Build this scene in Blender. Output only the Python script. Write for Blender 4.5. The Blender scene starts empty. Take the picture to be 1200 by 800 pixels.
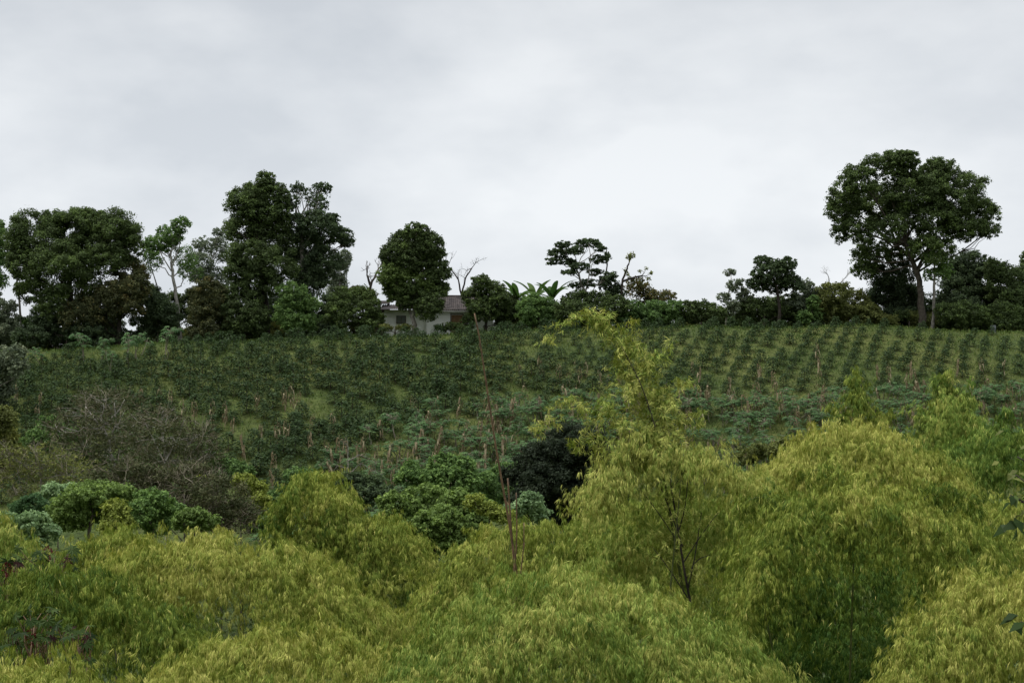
import bpy, math
import numpy as np
from mathutils import Vector

# ------------------------------------------------------------------ camera, sky, sun, exposure
sc = bpy.context.scene
F, CZ, HY = 2400.0, 16.0, 520.0        # focal length in photo pixels, eye height over the valley floor, horizon row
cam_d = bpy.data.cameras.new('camera'); cam = bpy.data.objects.new('camera', cam_d)
sc.collection.objects.link(cam); sc.camera = cam
cam.location = (0, 0, CZ); cam.rotation_euler = (math.radians(90), 0, 0)
cam_d.sensor_width = 36; cam_d.lens = 36 * F / 1200; cam_d.shift_y = (HY - 400) / 1200
cam_d.clip_start = 0.5; cam_d.clip_end = 8000

SUN_EL, SUN_AZ = math.radians(63), math.radians(272)
world = bpy.data.worlds.new('World'); sc.world = world; world.use_nodes = True
nt = world.node_tree; N = nt.nodes; L = nt.links
for n in list(N): N.remove(n)
def node(t, **kw):
    n = N.new(t)
    for k, v in kw.items(): setattr(n, k, v)
    return n
wo = node('ShaderNodeOutputWorld'); bg = node('ShaderNodeBackground'); bg.inputs['Strength'].default_value = 0.1
L.new(bg.outputs[0], wo.inputs['Surface'])
sky = node('ShaderNodeTexSky', sky_type='NISHITA'); sky.sun_disc = False
sky.sun_elevation = SUN_EL; sky.sun_rotation = SUN_AZ
tc = node('ShaderNodeTexCoord'); sep = node('ShaderNodeSeparateXYZ'); L.new(tc.outputs['Generated'], sep.inputs[0])
def math_n(op, a, b=None, clamp=False):
    n = node('ShaderNodeMath', operation=op, use_clamp=clamp)
    for i, v in enumerate((a, b)):
        if v is None: continue
        if isinstance(v, (int, float)): n.inputs[i].default_value = v
        else: L.new(v, n.inputs[i])
    return n.outputs[0]
zc = math_n('MAXIMUM', sep.outputs['Z'], 0.0)
comb = node('ShaderNodeMapping'); comb.inputs['Scale'].default_value = (1.0, 1.0, 2.1); comb.inputs['Location'].default_value = (.7, .2, .35)
L.new(tc.outputs['Generated'], comb.inputs['Vector'])
n1 = node('ShaderNodeTexNoise'); n1.inputs['Scale'].default_value = 4.6; n1.inputs['Detail'].default_value = 6
n1.inputs['Roughness'].default_value = 0.5; n1.inputs['Distortion'].default_value = 0.35
L.new(comb.outputs[0], n1.inputs['Vector'])
n2 = node('ShaderNodeTexNoise'); n2.inputs['Scale'].default_value = 11.0; n2.inputs['Detail'].default_value = 5
L.new(comb.outputs[0], n2.inputs['Vector'])
nn = math_n('ADD', math_n('MULTIPLY', n1.outputs['Fac'], 0.62), math_n('MULTIPLY', n2.outputs['Fac'], 0.38))
cr = node('ShaderNodeValToRGB'); L.new(nn, cr.inputs[0])
cr.color_ramp.elements[0].position = 0.38; cr.color_ramp.elements[0].color = (0.79, 0.81, 0.835, 1)
cr.color_ramp.elements[1].position = 0.58; cr.color_ramp.elements[1].color = (1.05, 1.05, 1.045, 1)
# overcast luminance by height above the horizon (brightest overhead)
gr = node('ShaderNodeValToRGB'); L.new(zc, gr.inputs[0])
el = gr.color_ramp.elements
def g(v): return (v * .607 * 1.015 / 2, v * .607 * 1.045 / 2, v * .607 * 1.08 / 2, 1)
el[0].position = 0.0; el[0].color = g(0.86)
el[1].position = 1.0; el[1].color = g(1.9)
for p, v in ((0.07, 0.86), (0.13, 0.84), (0.21, 0.76), (0.32, 0.86), (0.6, 1.3)):
    e = el.new(p); e.color = g(v)
m1 = node('ShaderNodeMix', data_type='RGBA', blend_type='MULTIPLY'); m1.inputs['Factor'].default_value = 1
L.new(gr.outputs[0], m1.inputs['A']); L.new(cr.outputs[0], m1.inputs['B'])
m2 = node('ShaderNodeMix', data_type='RGBA', blend_type='MULTIPLY'); m2.inputs['Factor'].default_value = 1
L.new(m1.outputs['Result'], m2.inputs['A']); m2.inputs['B'].default_value = (20, 20, 20, 1)
m3 = node('ShaderNodeMix', data_type='RGBA'); m3.inputs['Factor'].default_value = 0.96
L.new(sky.outputs[0], m3.inputs['A']); L.new(m2.outputs['Result'], m3.inputs['B'])
L.new(m3.outputs['Result'], bg.inputs['Color'])

sun_d = bpy.data.lights.new('sun', 'SUN'); sun = bpy.data.objects.new('sun', sun_d); sc.collection.objects.link(sun)
sun_d.energy = 1.5; sun_d.angle = math.radians(14); sun_d.color = (1.0, 0.95, 0.87)
S = Vector((math.sin(SUN_AZ) * math.cos(SUN_EL), math.cos(SUN_AZ) * math.cos(SUN_EL), math.sin(SUN_EL)))
sun.rotation_euler = (-S).to_track_quat('-Z', 'Y').to_euler(); sun.location = S * 300

sc.view_settings.view_transform = 'Standard'; sc.view_settings.look = 'None'
sc.view_settings.exposure = 0.72; sc.view_settings.gamma = 1.0
sc.render.engine = 'CYCLES'
cy_ = sc.cycles
cy_.max_bounces = 5; cy_.diffuse_bounces = 3; cy_.glossy_bounces = 2; cy_.transmission_bounces = 3
cy_.use_denoising = True; cy_.denoising_prefilter = "ACCURATE"; cy_.denoising_input_passes = "RGB_ALBEDO_NORMAL"
cy_.sample_clamp_indirect = 4

# ------------------------------------------------------------------ helpers
def W(px, py, D):
    """the point of the place seen at photo pixel (px, py) at distance D"""
    return np.array([(px - 600) * D / F, D, CZ + (HY - py) * D / F])
def unit(v): return v / np.maximum(np.linalg.norm(v, axis=-1, keepdims=True), 1e-9)
def seeded(*k): return np.random.default_rng(abs(hash(tuple(int(round(q * 7)) for q in k))) % (2**32))

class Geo:
    """collects triangles with a per-vertex leaf tint (0..1) and a material index"""
    def __init__(s): s.V, s.T, s.A, s.M, s.n = [], [], [], [], 0
    def add(s, V, T, a=0.5, m=0):
        V = np.asarray(V, float); T = np.asarray(T, int)
        if len(V) == 0: return
        s.V.append(V); s.T.append(T + s.n); s.n += len(V)
        s.A.append(np.broadcast_to(np.asarray(a, float), (len(V),)).copy()); s.M.append(np.full(len(T), m, int))
    def tube(s, pts, rad, sides=6, m=0, a=0.5):
        pts = np.asarray(pts, float); k = len(pts)
        rad = np.interp(np.linspace(0, 1, k), np.linspace(0, 1, len(rad)), rad)
        t = unit(np.gradient(pts, axis=0)); ref = np.array([0.31, 0.87, 0.37])
        u = unit(np.cross(t, ref)); v = np.cross(t, u)
        an = np.arange(sides) * 2 * np.pi / sides
        ring = pts[:, None] + rad[:, None, None] * (np.cos(an)[None, :, None] * u[:, None] + np.sin(an)[None, :, None] * v[:, None])
        V = ring.reshape(-1, 3); T = []
        for i in range(k - 1):
            for j in range(sides):
                a0, a1 = i * sides + j, i * sides + (j + 1) % sides
                T += [(a0, a1, a1 + sides), (a0, a1 + sides, a0 + sides)]
        V = np.vstack([V, pts[-1]]); e = (k - 1) * sides
        T += [(e + j, e + (j + 1) % sides, len(V) - 1) for j in range(sides)]
        s.add(V, T, a, m)
    def leaves(s, P, d, n, ln, wd, bend=0.15, a=0.5, m=0, belly=0.45):
        """kite shaped leaves folded a little across the middle"""
        k = len(P)
        if k == 0: return
        ln = np.broadcast_to(ln, (k,))[:, None]; wd = np.broadcast_to(wd, (k,))[:, None]
        d = unit(d); sd = unit(np.cross(n, d)); nn = np.cross(d, sd)
        mid = P + d * ln * belly
        V = np.stack([P, mid + sd * wd / 2, mid - sd * wd / 2, P + d * ln - nn * ln * bend], 1).reshape(-1, 3)
        b = np.arange(k)[:, None] * 4
        T = np.stack([b + 0, b + 2, b + 1, b + 1, b + 2, b + 3], 2).reshape(-1, 3)
        s.add(V, T, np.repeat(np.broadcast_to(a, (k,)), 4), m)
    def put(s, g_, x, y, w_, h_, rz):
        V = np.vstack(g_.V) * [w_, w_, h_]; c, q_ = math.cos(rz), math.sin(rz)
        V = np.stack([V[:, 0] * c - V[:, 1] * q_ + x, V[:, 0] * q_ + V[:, 1] * c + y, V[:, 2] + hz(x, y)], 1)
        s.V.append(V); s.T.append(np.vstack(g_.T) + s.n); s.n += len(V); s.A.append(np.concatenate(g_.A)); s.M.append(np.concatenate(g_.M))
    def box(s, lo, hi, m=0):
        x0, y0, z0 = lo; x1, y1, z1 = hi
        V = [(x0,y0,z0),(x1,y0,z0),(x1,y1,z0),(x0,y1,z0),(x0,y0,z1),(x1,y0,z1),(x1,y1,z1),(x0,y1,z1)]
        Q = [(0,3,2,1),(4,5,6,7),(0,1,5,4),(1,2,6,5),(2,3,7,6),(3,0,4,7)]
        s.add(V, [t for q in Q for t in ((q[0],q[1],q[2]),(q[0],q[2],q[3]))], 0.5, m)
    def mesh(s, name, mats, origin=(0, 0, 0)):
        V = np.vstack(s.V) - np.asarray(origin, float); T = np.vstack(s.T); A = np.concatenate(s.A); M = np.concatenate(s.M)
        me = bpy.data.meshes.new(name)
        me.vertices.add(len(V)); me.vertices.foreach_set('co', V.astype(np.float32).ravel())
        me.loops.add(len(T) * 3); me.loops.foreach_set('vertex_index', T.astype(np.int32).ravel())
        me.polygons.add(len(T)); me.polygons.foreach_set('loop_start', np.arange(len(T), dtype=np.int32) * 3)
        me.polygons.foreach_set('material_index', M.astype(np.int32))
        at = me.attributes.new('tint', 'FLOAT', 'POINT'); at.data.foreach_set('value', A.astype(np.float32))
        me.polygons.foreach_set('use_smooth', np.zeros(len(T), bool)); me.update(calc_edges=True)
        for m in (mats if isinstance(mats, (list, tuple)) else [mats]): me.materials.append(m)
        return me
    def build(s, name, mats, parent=None, smooth=False):
        o = parent_loc(parent)
        me = s.mesh(name, mats, o)
        if smooth: me.polygons.foreach_set('use_smooth', np.ones(len(me.polygons), bool))
        ob = bpy.data.objects.new(name, me); sc.collection.objects.link(ob)
        if parent: ob.parent = parent
        return ob
def parent_loc(p):
    while p is not None and p.type != 'EMPTY': p = p.parent
    return (0, 0, 0) if p is None else tuple(p['base'])
def tag(o, label=None, cat=None, group=None, kind=None):
    if label: o['label'] = label
    if cat: o['category'] = cat
    if group: o['group'] = group
    if kind: o['kind'] = kind
    return o
def thing(name, label, cat, base, group=None):
    o = bpy.data.objects.new(name, None); sc.collection.objects.link(o); o.empty_display_size = 0.3
    o.location = base; o['base'] = [float(q) for q in base]
    return tag(o, label, cat, group)

# ------------------------------------------------------------------ materials
def new_mat(name):
    m = bpy.data.materials.new(name); m.use_nodes = True
    t = m.node_tree; b = t.nodes['Principled BSDF']
    return m, t, b
def leaf_mat(name, cols, rough=0.6, spec=0.16, trans=0.25, tcol=1.3, f=2.3):
    cols = [tuple(q * f for q in c) for c in cols]
    m, t, b = new_mat(name)
    at = t.nodes.new('ShaderNodeAttribute'); at.attribute_name = 'tint'
    r = t.nodes.new('ShaderNodeValToRGB'); t.links.new(at.outputs['Fac'], r.inputs[0])
    e = r.color_ramp.elements
    e[0].color = (*cols[0], 1); e[-1].color = (*cols[-1], 1)
    for i in range(1, len(cols) - 1): q = e.new(i / (len(cols) - 1)); q.color = (*cols[i], 1)
    t.links.new(r.outputs[0], b.inputs['Base Color'])
    df = t.nodes.new('ShaderNodeBsdfDiffuse'); t.links.new(r.outputs[0], df.inputs['Color'])
    gl = t.nodes.new('ShaderNodeBsdfGlossy'); gl.inputs['Roughness'].default_value = rough; gl.inputs['Color'].default_value = (1, 1, 1, 1)
    t.nodes.remove(b); b = t.nodes.new('ShaderNodeMixShader'); b.inputs[0].default_value = spec * .06
    t.links.new(df.outputs[0], b.inputs[1]); t.links.new(gl.outputs[0], b.inputs[2])
    tr = t.nodes.new('ShaderNodeBsdfTranslucent'); mx = t.nodes.new('ShaderNodeMixShader'); mx.inputs[0].default_value = trans
    hs = t.nodes.new('ShaderNodeHueSaturation'); hs.inputs['Value'].default_value = tcol; hs.inputs['Saturation'].default_value = 1.1
    t.links.new(r.outputs[0], hs.inputs['Color']); t.links.new(hs.outputs[0], tr.inputs['Color'])
    t.links.new(b.outputs[0], mx.inputs[1]); t.links.new(tr.outputs[0], mx.inputs[2])
    t.links.new(mx.outputs[0], t.nodes['Material Output'].inputs['Surface'])
    return m
def bark_mat(name, c1, c2, scale=3.0, rough=0.85):
    m, t, b = new_mat(name)
    no = t.nodes.new('ShaderNodeTexNoise'); no.inputs['Scale'].default_value = scale; no.inputs['Detail'].default_value = 5
    co = t.nodes.new('ShaderNodeTexCoord'); t.links.new(co.outputs['Object'], no.inputs['Vector'])
    r = t.nodes.new('ShaderNodeValToRGB'); t.links.new(no.outputs['Fac'], r.inputs[0])
    r.color_ramp.elements[0].position = 0.35; r.color_ramp.elements[0].color = (*c1, 1)
    r.color_ramp.elements[1].position = 0.65; r.color_ramp.elements[1].color = (*c2, 1)
    t.links.new(r.outputs[0], b.inputs['Base Color']); b.inputs['Roughness'].default_value = rough
    b.inputs['Specular IOR Level'].default_value = 0.2
    return m

LM = {
 'dark':    leaf_mat('dark tree leaves', [(.022,.030,.012),(.034,.050,.017),(.060,.085,.024)]),
 'deep':    leaf_mat('deep green leaves', [(.018,.026,.014),(.026,.038,.018),(.040,.058,.024)]),
 'green':   leaf_mat('mid green leaves', [(.032,.055,.018),(.052,.086,.026),(.085,.130,.036)]),
 'bright':  leaf_mat('bright green leaves', [(.050,.074,.021),(.072,.106,.029),(.108,.148,.038)]),
 'olive':   leaf_mat('olive leaves', [(.042,.048,.016),(.065,.075,.022),(.105,.110,.030)]),
 'rust':    leaf_mat('rusty leaves', [(.024,.028,.013),(.040,.044,.017),(.075,.060,.022)]),
 'grey':    leaf_mat('grey green leaves', [(.050,.062,.040),(.075,.090,.055),(.110,.120,.075)]),
 'pale':    leaf_mat('pale green leaves', [(.070,.105,.050),(.105,.150,.070),(.150,.200,.100)]),
 'yellow':  leaf_mat('yellow green leaves', [(.070,.085,.018),(.105,.125,.026),(.160,.170,.040)]),
 'dry':     leaf_mat('brown dry leaves', [(.034,.044,.018),(.051,.056,.024),(.075,.075,.034)], trans=.15, f=1.4),
 'black':   leaf_mat('blackish green needles', [(.014,.020,.012),(.020,.028,.016),(.030,.040,.022)], f=1.5),
 'coffee':  leaf_mat('coffee leaves', [(.018,.034,.014),(.030,.052,.019),(.055,.086,.028)], rough=.5, spec=.25, trans=.15, f=1.35),
 'cassava': leaf_mat('cassava leaves', [(.038,.076,.030),(.058,.106,.042),(.090,.150,.056)], trans=.3, f=1.3),
 'maize':   leaf_mat('dry maize leaves', [(.12,.092,.052),(.22,.175,.105),(.40,.34,.22)], trans=.2, f=.95),
 'grass':   leaf_mat('grass blades', [(.045,.075,.020),(.070,.105,.026),(.120,.135,.040)], trans=.2, f=1.4),
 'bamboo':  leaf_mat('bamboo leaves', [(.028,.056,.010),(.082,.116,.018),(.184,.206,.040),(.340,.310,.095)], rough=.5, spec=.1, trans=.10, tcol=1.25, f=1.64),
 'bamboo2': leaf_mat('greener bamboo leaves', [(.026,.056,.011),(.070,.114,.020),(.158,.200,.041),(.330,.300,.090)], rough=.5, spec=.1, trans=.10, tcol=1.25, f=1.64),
 'banana':  leaf_mat('banana leaves', [(.035,.075,.022),(.060,.110,.030),(.095,.145,.045)], rough=.5, trans=.3, f=.95),
 'castor':  leaf_mat('castor leaves', [(.018,.034,.010),(.032,.058,.014),(.065,.098,.024)], rough=.5, spec=.12, trans=.15, f=1.0),
}
BM = {
 'brown': bark_mat('brown bark', (.045,.036,.028), (.10,.085,.068)),
 'dark':  bark_mat('dark bark', (.022,.018,.014), (.05,.04,.032)),
 'pale':  bark_mat('pale bark', (.20,.185,.16), (.40,.38,.34)),
 'grey':  bark_mat('grey bark', (.12,.11,.095), (.24,.22,.19)),
 'culm':  bark_mat('green culm', (.06,.08,.025), (.11,.12,.04), 6, .5),
 'red':   bark_mat('reddish culm', (.085,.052,.030), (.18,.112,.062), 5, .6),
 'twig':  bark_mat('brown twigs', (.095,.08,.055), (.20,.17,.12)),
 'stem':  bark_mat('pale stem', (.16,.14,.10), (.28,.25,.19)),
}

# ------------------------------------------------------------------ terrain
RX = np.array([-200, 0, 120, 240, 480, 700, 1000, 1200, 1500]); RY = np.array([419, 413, 408, 401, 394, 386, 383, 391, 401])
CREST = 232.0
def height(x, y):
    x = np.asarray(x, float); y = np.asarray(y, float)
    px = 600 + x * F / CREST
    zr = CZ + (HY - np.interp(px, RX, RY)) * CREST / F
    t = np.maximum(CREST - y, 0)
    hill = zr - 0.385 * (np.sqrt(t * t + 36) - 6) - 0.02 * np.clip(y - CREST, 0, 400)
    hill = hill + 0.12 * np.sin(x * .31 + y * .17) + 0.10 * np.sin(x * .13 - y * .37) * np.clip(t / 10, 0, 1)
    near = 14.4 - 0.62 * np.abs(y)
    near = np.where(y < 0, 14.4 + 0.06 * -y + 0.62 * np.clip(-y - 12, 0, 170), near)        # unseen rise added behind the viewer to block low sky light
    floor = 0.4 * np.sin(x * .05) + 0.3 * np.sin(y * .09 + 1)
    def smax(a, b, k): h_ = np.clip(0.5 + 0.5 * (a - b) / k, 0, 1); return b * (1 - h_) + a * h_ + k * h_ * (1 - h_)
    return smax(smax(hill, floor, 4.0), near, 2.0)
def hz(x, y): return float(height(x, y))

xs = np.concatenate([-np.geomspace(4000, 92, 22), np.linspace(-90, 90, 181), np.geomspace(92, 4000, 22)])
ys = np.concatenate([[-900, -400, -182, -120, -60, -30, -12], np.linspace(0, 140, 57), np.linspace(141, 260, 120), np.geomspace(264, 5000, 24)])
GX, GY = np.meshgrid(xs, ys); GZ = height(GX, GY)
nx, ny = len(xs), len(ys)
idx = np.arange(nx * ny).reshape(ny, nx)
q = np.stack([idx[:-1, :-1], idx[:-1, 1:], idx[1:, 1:], idx[1:, :-1]], -1).reshape(-1, 4)
gm = Geo(); gm.add(np.stack([GX, GY, GZ], -1).reshape(-1, 3), np.vstack([q[:, [0, 1, 2]], q[:, [0, 2, 3]]]))
m, t, b = new_mat('grassy soil')
co = t.nodes.new('ShaderNodeTexCoord')
na = t.nodes.new('ShaderNodeTexNoise'); na.inputs['Scale'].default_value = 0.09; na.inputs['Detail'].default_value = 6
nb = t.nodes.new('ShaderNodeTexNoise'); nb.inputs['Scale'].default_value = 1.6; nb.inputs['Detail'].default_value = 8; nb.inputs['Roughness'].default_value = .7
for n in (na, nb): t.links.new(co.outputs['Object'], n.inputs['Vector'])
ra = t.nodes.new('ShaderNodeValToRGB'); t.links.new(na.outputs['Fac'], ra.inputs[0])
ra.color_ramp.elements[0].position = .38; ra.color_ramp.elements[0].color = (.062, .092, .027, 1)
ra.color_ramp.elements[1].position = .66; ra.color_ramp.elements[1].color = (.115, .135, .042, 1)
rb = t.nodes.new('ShaderNodeValToRGB'); t.links.new(nb.outputs['Fac'], rb.inputs[0])
rb.color_ramp.elements[0].position = .35; rb.color_ramp.elements[0].color = (.40, .40, .38, 1)
rb.color_ramp.elements[1].position = .66; rb.color_ramp.elements[1].color = (1.15, 1.1, 1.0, 1)
mm = t.nodes.new('ShaderNodeMix'); mm.data_type = 'RGBA'; mm.blend_type = 'MULTIPLY'; mm.inputs['Factor'].default_value = 1
t.links.new(ra.outputs[0], mm.inputs['A']); t.links.new(rb.outputs[0], mm.inputs['B'])
t.links.new(mm.outputs['Result'], b.inputs['Base Color']); b.inputs['Roughness'].default_value = .9
b.inputs['Specular IOR Level'].default_value = .1
bp = t.nodes.new('ShaderNodeBump'); bp.inputs['Distance'].default_value = .25; t.links.new(nb.outputs['Fac'], bp.inputs['Height'])
t.links.new(bp.outputs[0], b.inputs['Normal'])
tag(gm.build('ground', m, smooth=True), 'grassy hillside rising from the valley to the ridge', 'ground', kind='structure')

# ------------------------------------------------------------------ foliage builders
def rand_dirs(r, k, up=0.0):
    v = unit(r.normal(size=(k, 3))); v[:, 2] += up
    return unit(v)
def clump_leaves(geo, r, C, R, per, ln, wd, tint, flat=0.75, droop=0.25, spread=0.65, tj=0.22):
    """leaves round the clump centres C (k,3) of radius R (k)"""
    k = len(C)
    cnt = np.maximum(2, (per * (0.7 + 0.6 * r.random(k)))).astype(int)
    ix = np.repeat(np.arange(k), cnt); m_ = len(ix)
    u = rand_dirs(r, m_, 0.25)
    rad = R[ix] * np.minimum(np.abs(.35 + .62 * r.random(m_) ** .6 + .16 * r.normal(size=m_)), 1.5)
    P = C[ix] + u * rad[:, None] * np.array([1, 1, flat])
    nrm = unit(u + spread * r.normal(size=(m_, 3)) + np.array([0, 0, .35]))
    d = unit(np.cross(nrm, r.normal(size=(m_, 3)))); d[:, 2] -= droop; d = unit(d + 0.35 * u)
    a = np.clip(tint[ix] + tj * r.normal(size=m_), 0, 1)
    s_ = 0.7 + 0.6 * r.random(m_)
    geo.leaves(P - d * (ln * s_ / 2)[:, None], d, nrm, ln * s_, wd * s_, 0.12, a)
def wobble(r, a, b, k=5, amp=0.08, sag=0.0):
    a, b = np.asarray(a), np.asarray(b); s_ = np.linspace(0, 1, k)[:, None]; d = np.linalg.norm(b - a)
    j = r.normal(size=(k, 3)) * amp * d; j[0] = 0; j[-1] = 0
    return a + (b - a) * s_ + j + np.array([0, 0, 1.0]) * sag * d * (s_ * (1 - s_))

def tree(name, label, D, lobes, trunk, tr, leaf='dark', bark='brown', ln=0.24, dens=1.0, rc=0.30, cat='tree', group=None,
         twigs=4, base_on=True, tint=0.45, deep=0.9, flat=0.75, extra=(), wdr=0.6, twr=0.035):
    """tapered trunk with limbs, crown of leaf clumps gathered in the lobes (photo pixels at distance D)"""
    r = seeded(D, lobes[0][0], lobes[0][1], len(lobes)); s = D / F
    x0 = (trunk[0][0] - 600) * s
    base = np.array([x0, D, hz(x0, D)])
    t = thing(name, label, cat, base, group)
    tp = [base - np.array([0, 0, .3])] + [W(p[0], p[1], D) for p in trunk[1:]]
    if len(tp) == 1: tp.append(W(lobes[0][0], lobes[0][1], D))
    tp = np.array(tp)
    seg = np.linspace(0, len(tp) - 1, 4 * (len(tp) - 1) + 1)
    path = np.stack([np.interp(seg, np.arange(len(tp)), tp[:, i]) for i in range(3)], 1)
    path[1:-1] += r.normal(size=path[1:-1].shape) * tr * s * 0.35
    tg = Geo(); tg.tube(path, [tr * s * 1.5, tr * s * 1.05, tr * s * .9, tr * s * .55], 8)
    for e in extra:
        ep = np.array([W(p[0], p[1], D + r.normal() * .4) for p in e[0]])
        sg = np.linspace(0, len(ep) - 1, 3 * (len(ep) - 1) + 1)
        tg.tube(np.stack([np.interp(sg, np.arange(len(ep)), ep[:, i]) for i in range(3)], 1), [e[1] * s, e[1] * s * .4], 6)
    cg = Geo()
    half = (max(l[0] + l[2] for l in lobes) - min(l[0] - l[2] for l in lobes)) * s / 2
    cxm = np.mean([l[0] for l in lobes])
    for l in lobes:
        lx, ly, rx, ry = l[:4]; ld = l[4] if len(l) > 4 else 1.0; lt = l[5] if len(l) > 5 else tint
        room = math.sqrt(max(0.0, 1 - min(1, abs(lx - cxm) * s / (half + .01)) ** 2))
        c = W(lx, ly, D + r.uniform(-1, 1) * 0.55 * half * room * deep)
        rad = np.array([rx * s, 0.5 * (rx + ry) * s * deep, ry * s]) * 1.13
        rr = max(0.22, rc * min(rx, ry) * s)
        k = max(4, int(5.5 * (rad.mean() / rr) ** 2))
        u = rand_dirs(r, k, 0.15)
        C = c + u * rad * (0.25 + 0.72 * r.random((k, 1)) ** .5)
        R = rr * (0.65 + 0.7 * r.random(k))
        per = dens * ld * 1.6 * math.pi * rr * rr / (0.5 * ln * ln * wdr)
        tt = np.clip(lt + 0.20 * r.normal(size=k), 0, 1)
        clump_leaves(cg, r, C, R, per, ln, ln * wdr, tt, flat)
        # limb from the trunk to the lobe, twigs on to its clumps
        j = int(np.argmin(np.linalg.norm(path - (c - np.array([0, 0, 1.1 * rad[2] + .4])), axis=1))); j = max(j, len(path) // 3)
        lr = max(twr, tr * s * 0.42)
        lim = wobble(r, path[j], c, 6, 0.05, -0.12); tg.tube(lim, [lr, lr * .35], 5)
        for q_ in range(min(twigs, k)):
            tg.tube(wobble(r, lim[3 + q_ % 3], C[q_], 4, 0.06), [lr * .4, max(twr * .5, lr * .12)], 4)
    tg.build('trunk', BM[bark], t, smooth=True)
    cg.build('crown', LM[leaf], t)
    return t

def bush(name, label, D, lobes, leaf='dark', ln=0.22, dens=1.0, rc=0.32, cat='shrub', group=None, bark='brown', tint=.45, **kw):
    px = np.mean([l[0] for l in lobes]); py = max(l[1] for l in lobes)
    return tree(name, label, D, lobes, [(px, 0), (px, py)], 1.1, leaf, bark, ln, dens, rc, cat, group, twigs=2, tint=tint, **kw)

def branching(geo, r, p, d, ln, rad, depth, spread=0.55, up=0.15, kids=(2, 3), tips=None, m=0):
    k = 5; pts = [p]
    for i in range(k - 1):
        d = unit(d + r.normal(size=3) * 0.10 + np.array([0, 0, up * .1])); pts.append(pts[-1] + d * ln / (k - 1))
    geo.tube(pts, [rad, rad * .62], 5 if depth > 1 else 3, m)
    if depth == 0:
        if tips is not None: tips.append(pts[-1]); tips.append(pts[2])
        return
    for i in range(r.integers(kids[0], kids[1] + 1)):
        nd = unit(d + r.normal(size=3) * spread + np.array([0, 0, up]))
        branching(geo, r, pts[-1] if i < 2 else pts[2], nd, ln * r.uniform(.6, .85), rad * .6, depth - 1, spread, up, kids, tips, m)

# ------------------------------------------------------------------ trees along the ridge
RIDGE = 'trees along the ridge'
tree('broadleaf_tree', 'leafy tree cut off by the left edge of the photo, beside the leaning bare trunk', 240,
     [(-8,272,16,14),(-6,300,18,18),(-12,330,20,16,.8)], [(-14,390),(-12,345),(-9,300)], 3, 'green', group=RIDGE)
bush('shrub', 'grey shrub at the left edge below the thin leaning bare trunk', 238, [(4,366,15,16,.8),(0,388,22,16),(-16,370,18,18)], 'grey', tint=.25)
tree('slender_tree', 'thin pale leaning trunk with hardly any leaves, beside the broad dark tree', 243,
     [(20,322,4,4,.5),(30,378,5,5,.6)], [(27,395),(24,365),(21,340),(19,318)], 1.3, 'green', 'grey', twigs=3)
tree('broadleaf_tree', 'broad round-topped dark tree with brown trunk, widest crown of the left group', 236,
     [(41,277,31,28),(66,262,22,15),(88,270,34,24),(112,260,20,13),(134,274,29,25),(150,290,16,18),(28,314,18,24),(72,314,34,28),(122,303,26,17,.7),
      (59,356,20,18,.8),(22,290,14,20),(40,340,20,18,.75),(104,290,26,22),(100,330,22,16,.6)],
     [(83,392),(83,350),(81,322),(84,300)], 3.4, 'dark', 'dark', group=RIDGE)
tree('rusty_tree', 'low dark tree with rusty brown tips under the broad round-topped tree', 234.5,
     [(150,322,20,22),(140,348,24,20),(158,345,16,24),(118,360,30,22,.9,.2),(94,372,26,18,.8,.2)], [(138,398),(140,350)], 2.6, 'rust', 'dark', tint=.35, group=RIDGE)
bush('shrub', 'dark shrub mass at the foot of the broad round-topped tree', 233.5,
     [(36,394,22,12),(68,392,26,14),(102,392,26,13),(132,396,22,12),(52,380,16,12,.8)], 'deep')
tree('slender_tree', 'slender tree with bright white trunk and thin open crown', 239,
     [(212,264,11,9),(187,286,18,11),(203,277,13,10),(178,305,12,16,.45),(216,303,15,14,.35),(222,318,14,12,.3),(172,290,9,8,.7),(192,262+8,8,6,.8)],
     [(212,382),(206,345),(202,318),(200,300)], 1.9, 'green', 'pale', dens=.75, tint=.4, group=RIDGE,
     extra=[([(201,318),(190,300),(184,286)],.9),([(202,312),(210,290),(213,268)],.9),([(185,338),(180,322),(176,308)],.9)])
tree('open_tree', 'thin grey-green tree behind, between the white trunk and the tallest tree', 250,
     [(240,289,15,11,.6),(231,312,18,18,.55),(257,272,8,5,.8),(259,293,12,14,.6),(246,330,22,16,.8)], [(246,385),(246,330),(248,305)], 1.8, 'grey', 'grey', dens=.8, tint=.15, group=RIDGE)
bush('shrub', 'dark bush with small yellowing leaves below the white-trunked tree', 236, [(182,352,14,14),(190,370,20,18),(172,380,18,15),(196,390,14,8)], 'deep')
bush('shrub', 'rusty speckled bush right below the thin grey-green tree', 235, [(246,342,18,15),(240,362,18,18),(254,372,19,20),(236,384,18,14),(228,345,9,8)], 'rust', tint=.22)
tree('tall_tree', 'tallest dense tree of the ridge with pointed top and straight trunk', 238,
     [(312,210,11,9),(315,225,19,14),(284,240,20,18),(306,248,26,18),(332,243,10,20),(287,268,22,18),(315,280,26,24),(293,302,28,19),(322,310,26,22),
      (302,332,27,19),(279,318,17,20),(272,270,8,12,.7),(296,228,14,13)],
     [(312,395),(309,336),(302,274),(301,235)], 3.6, 'dark', 'dark', group=RIDGE, tint=.38)
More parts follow.
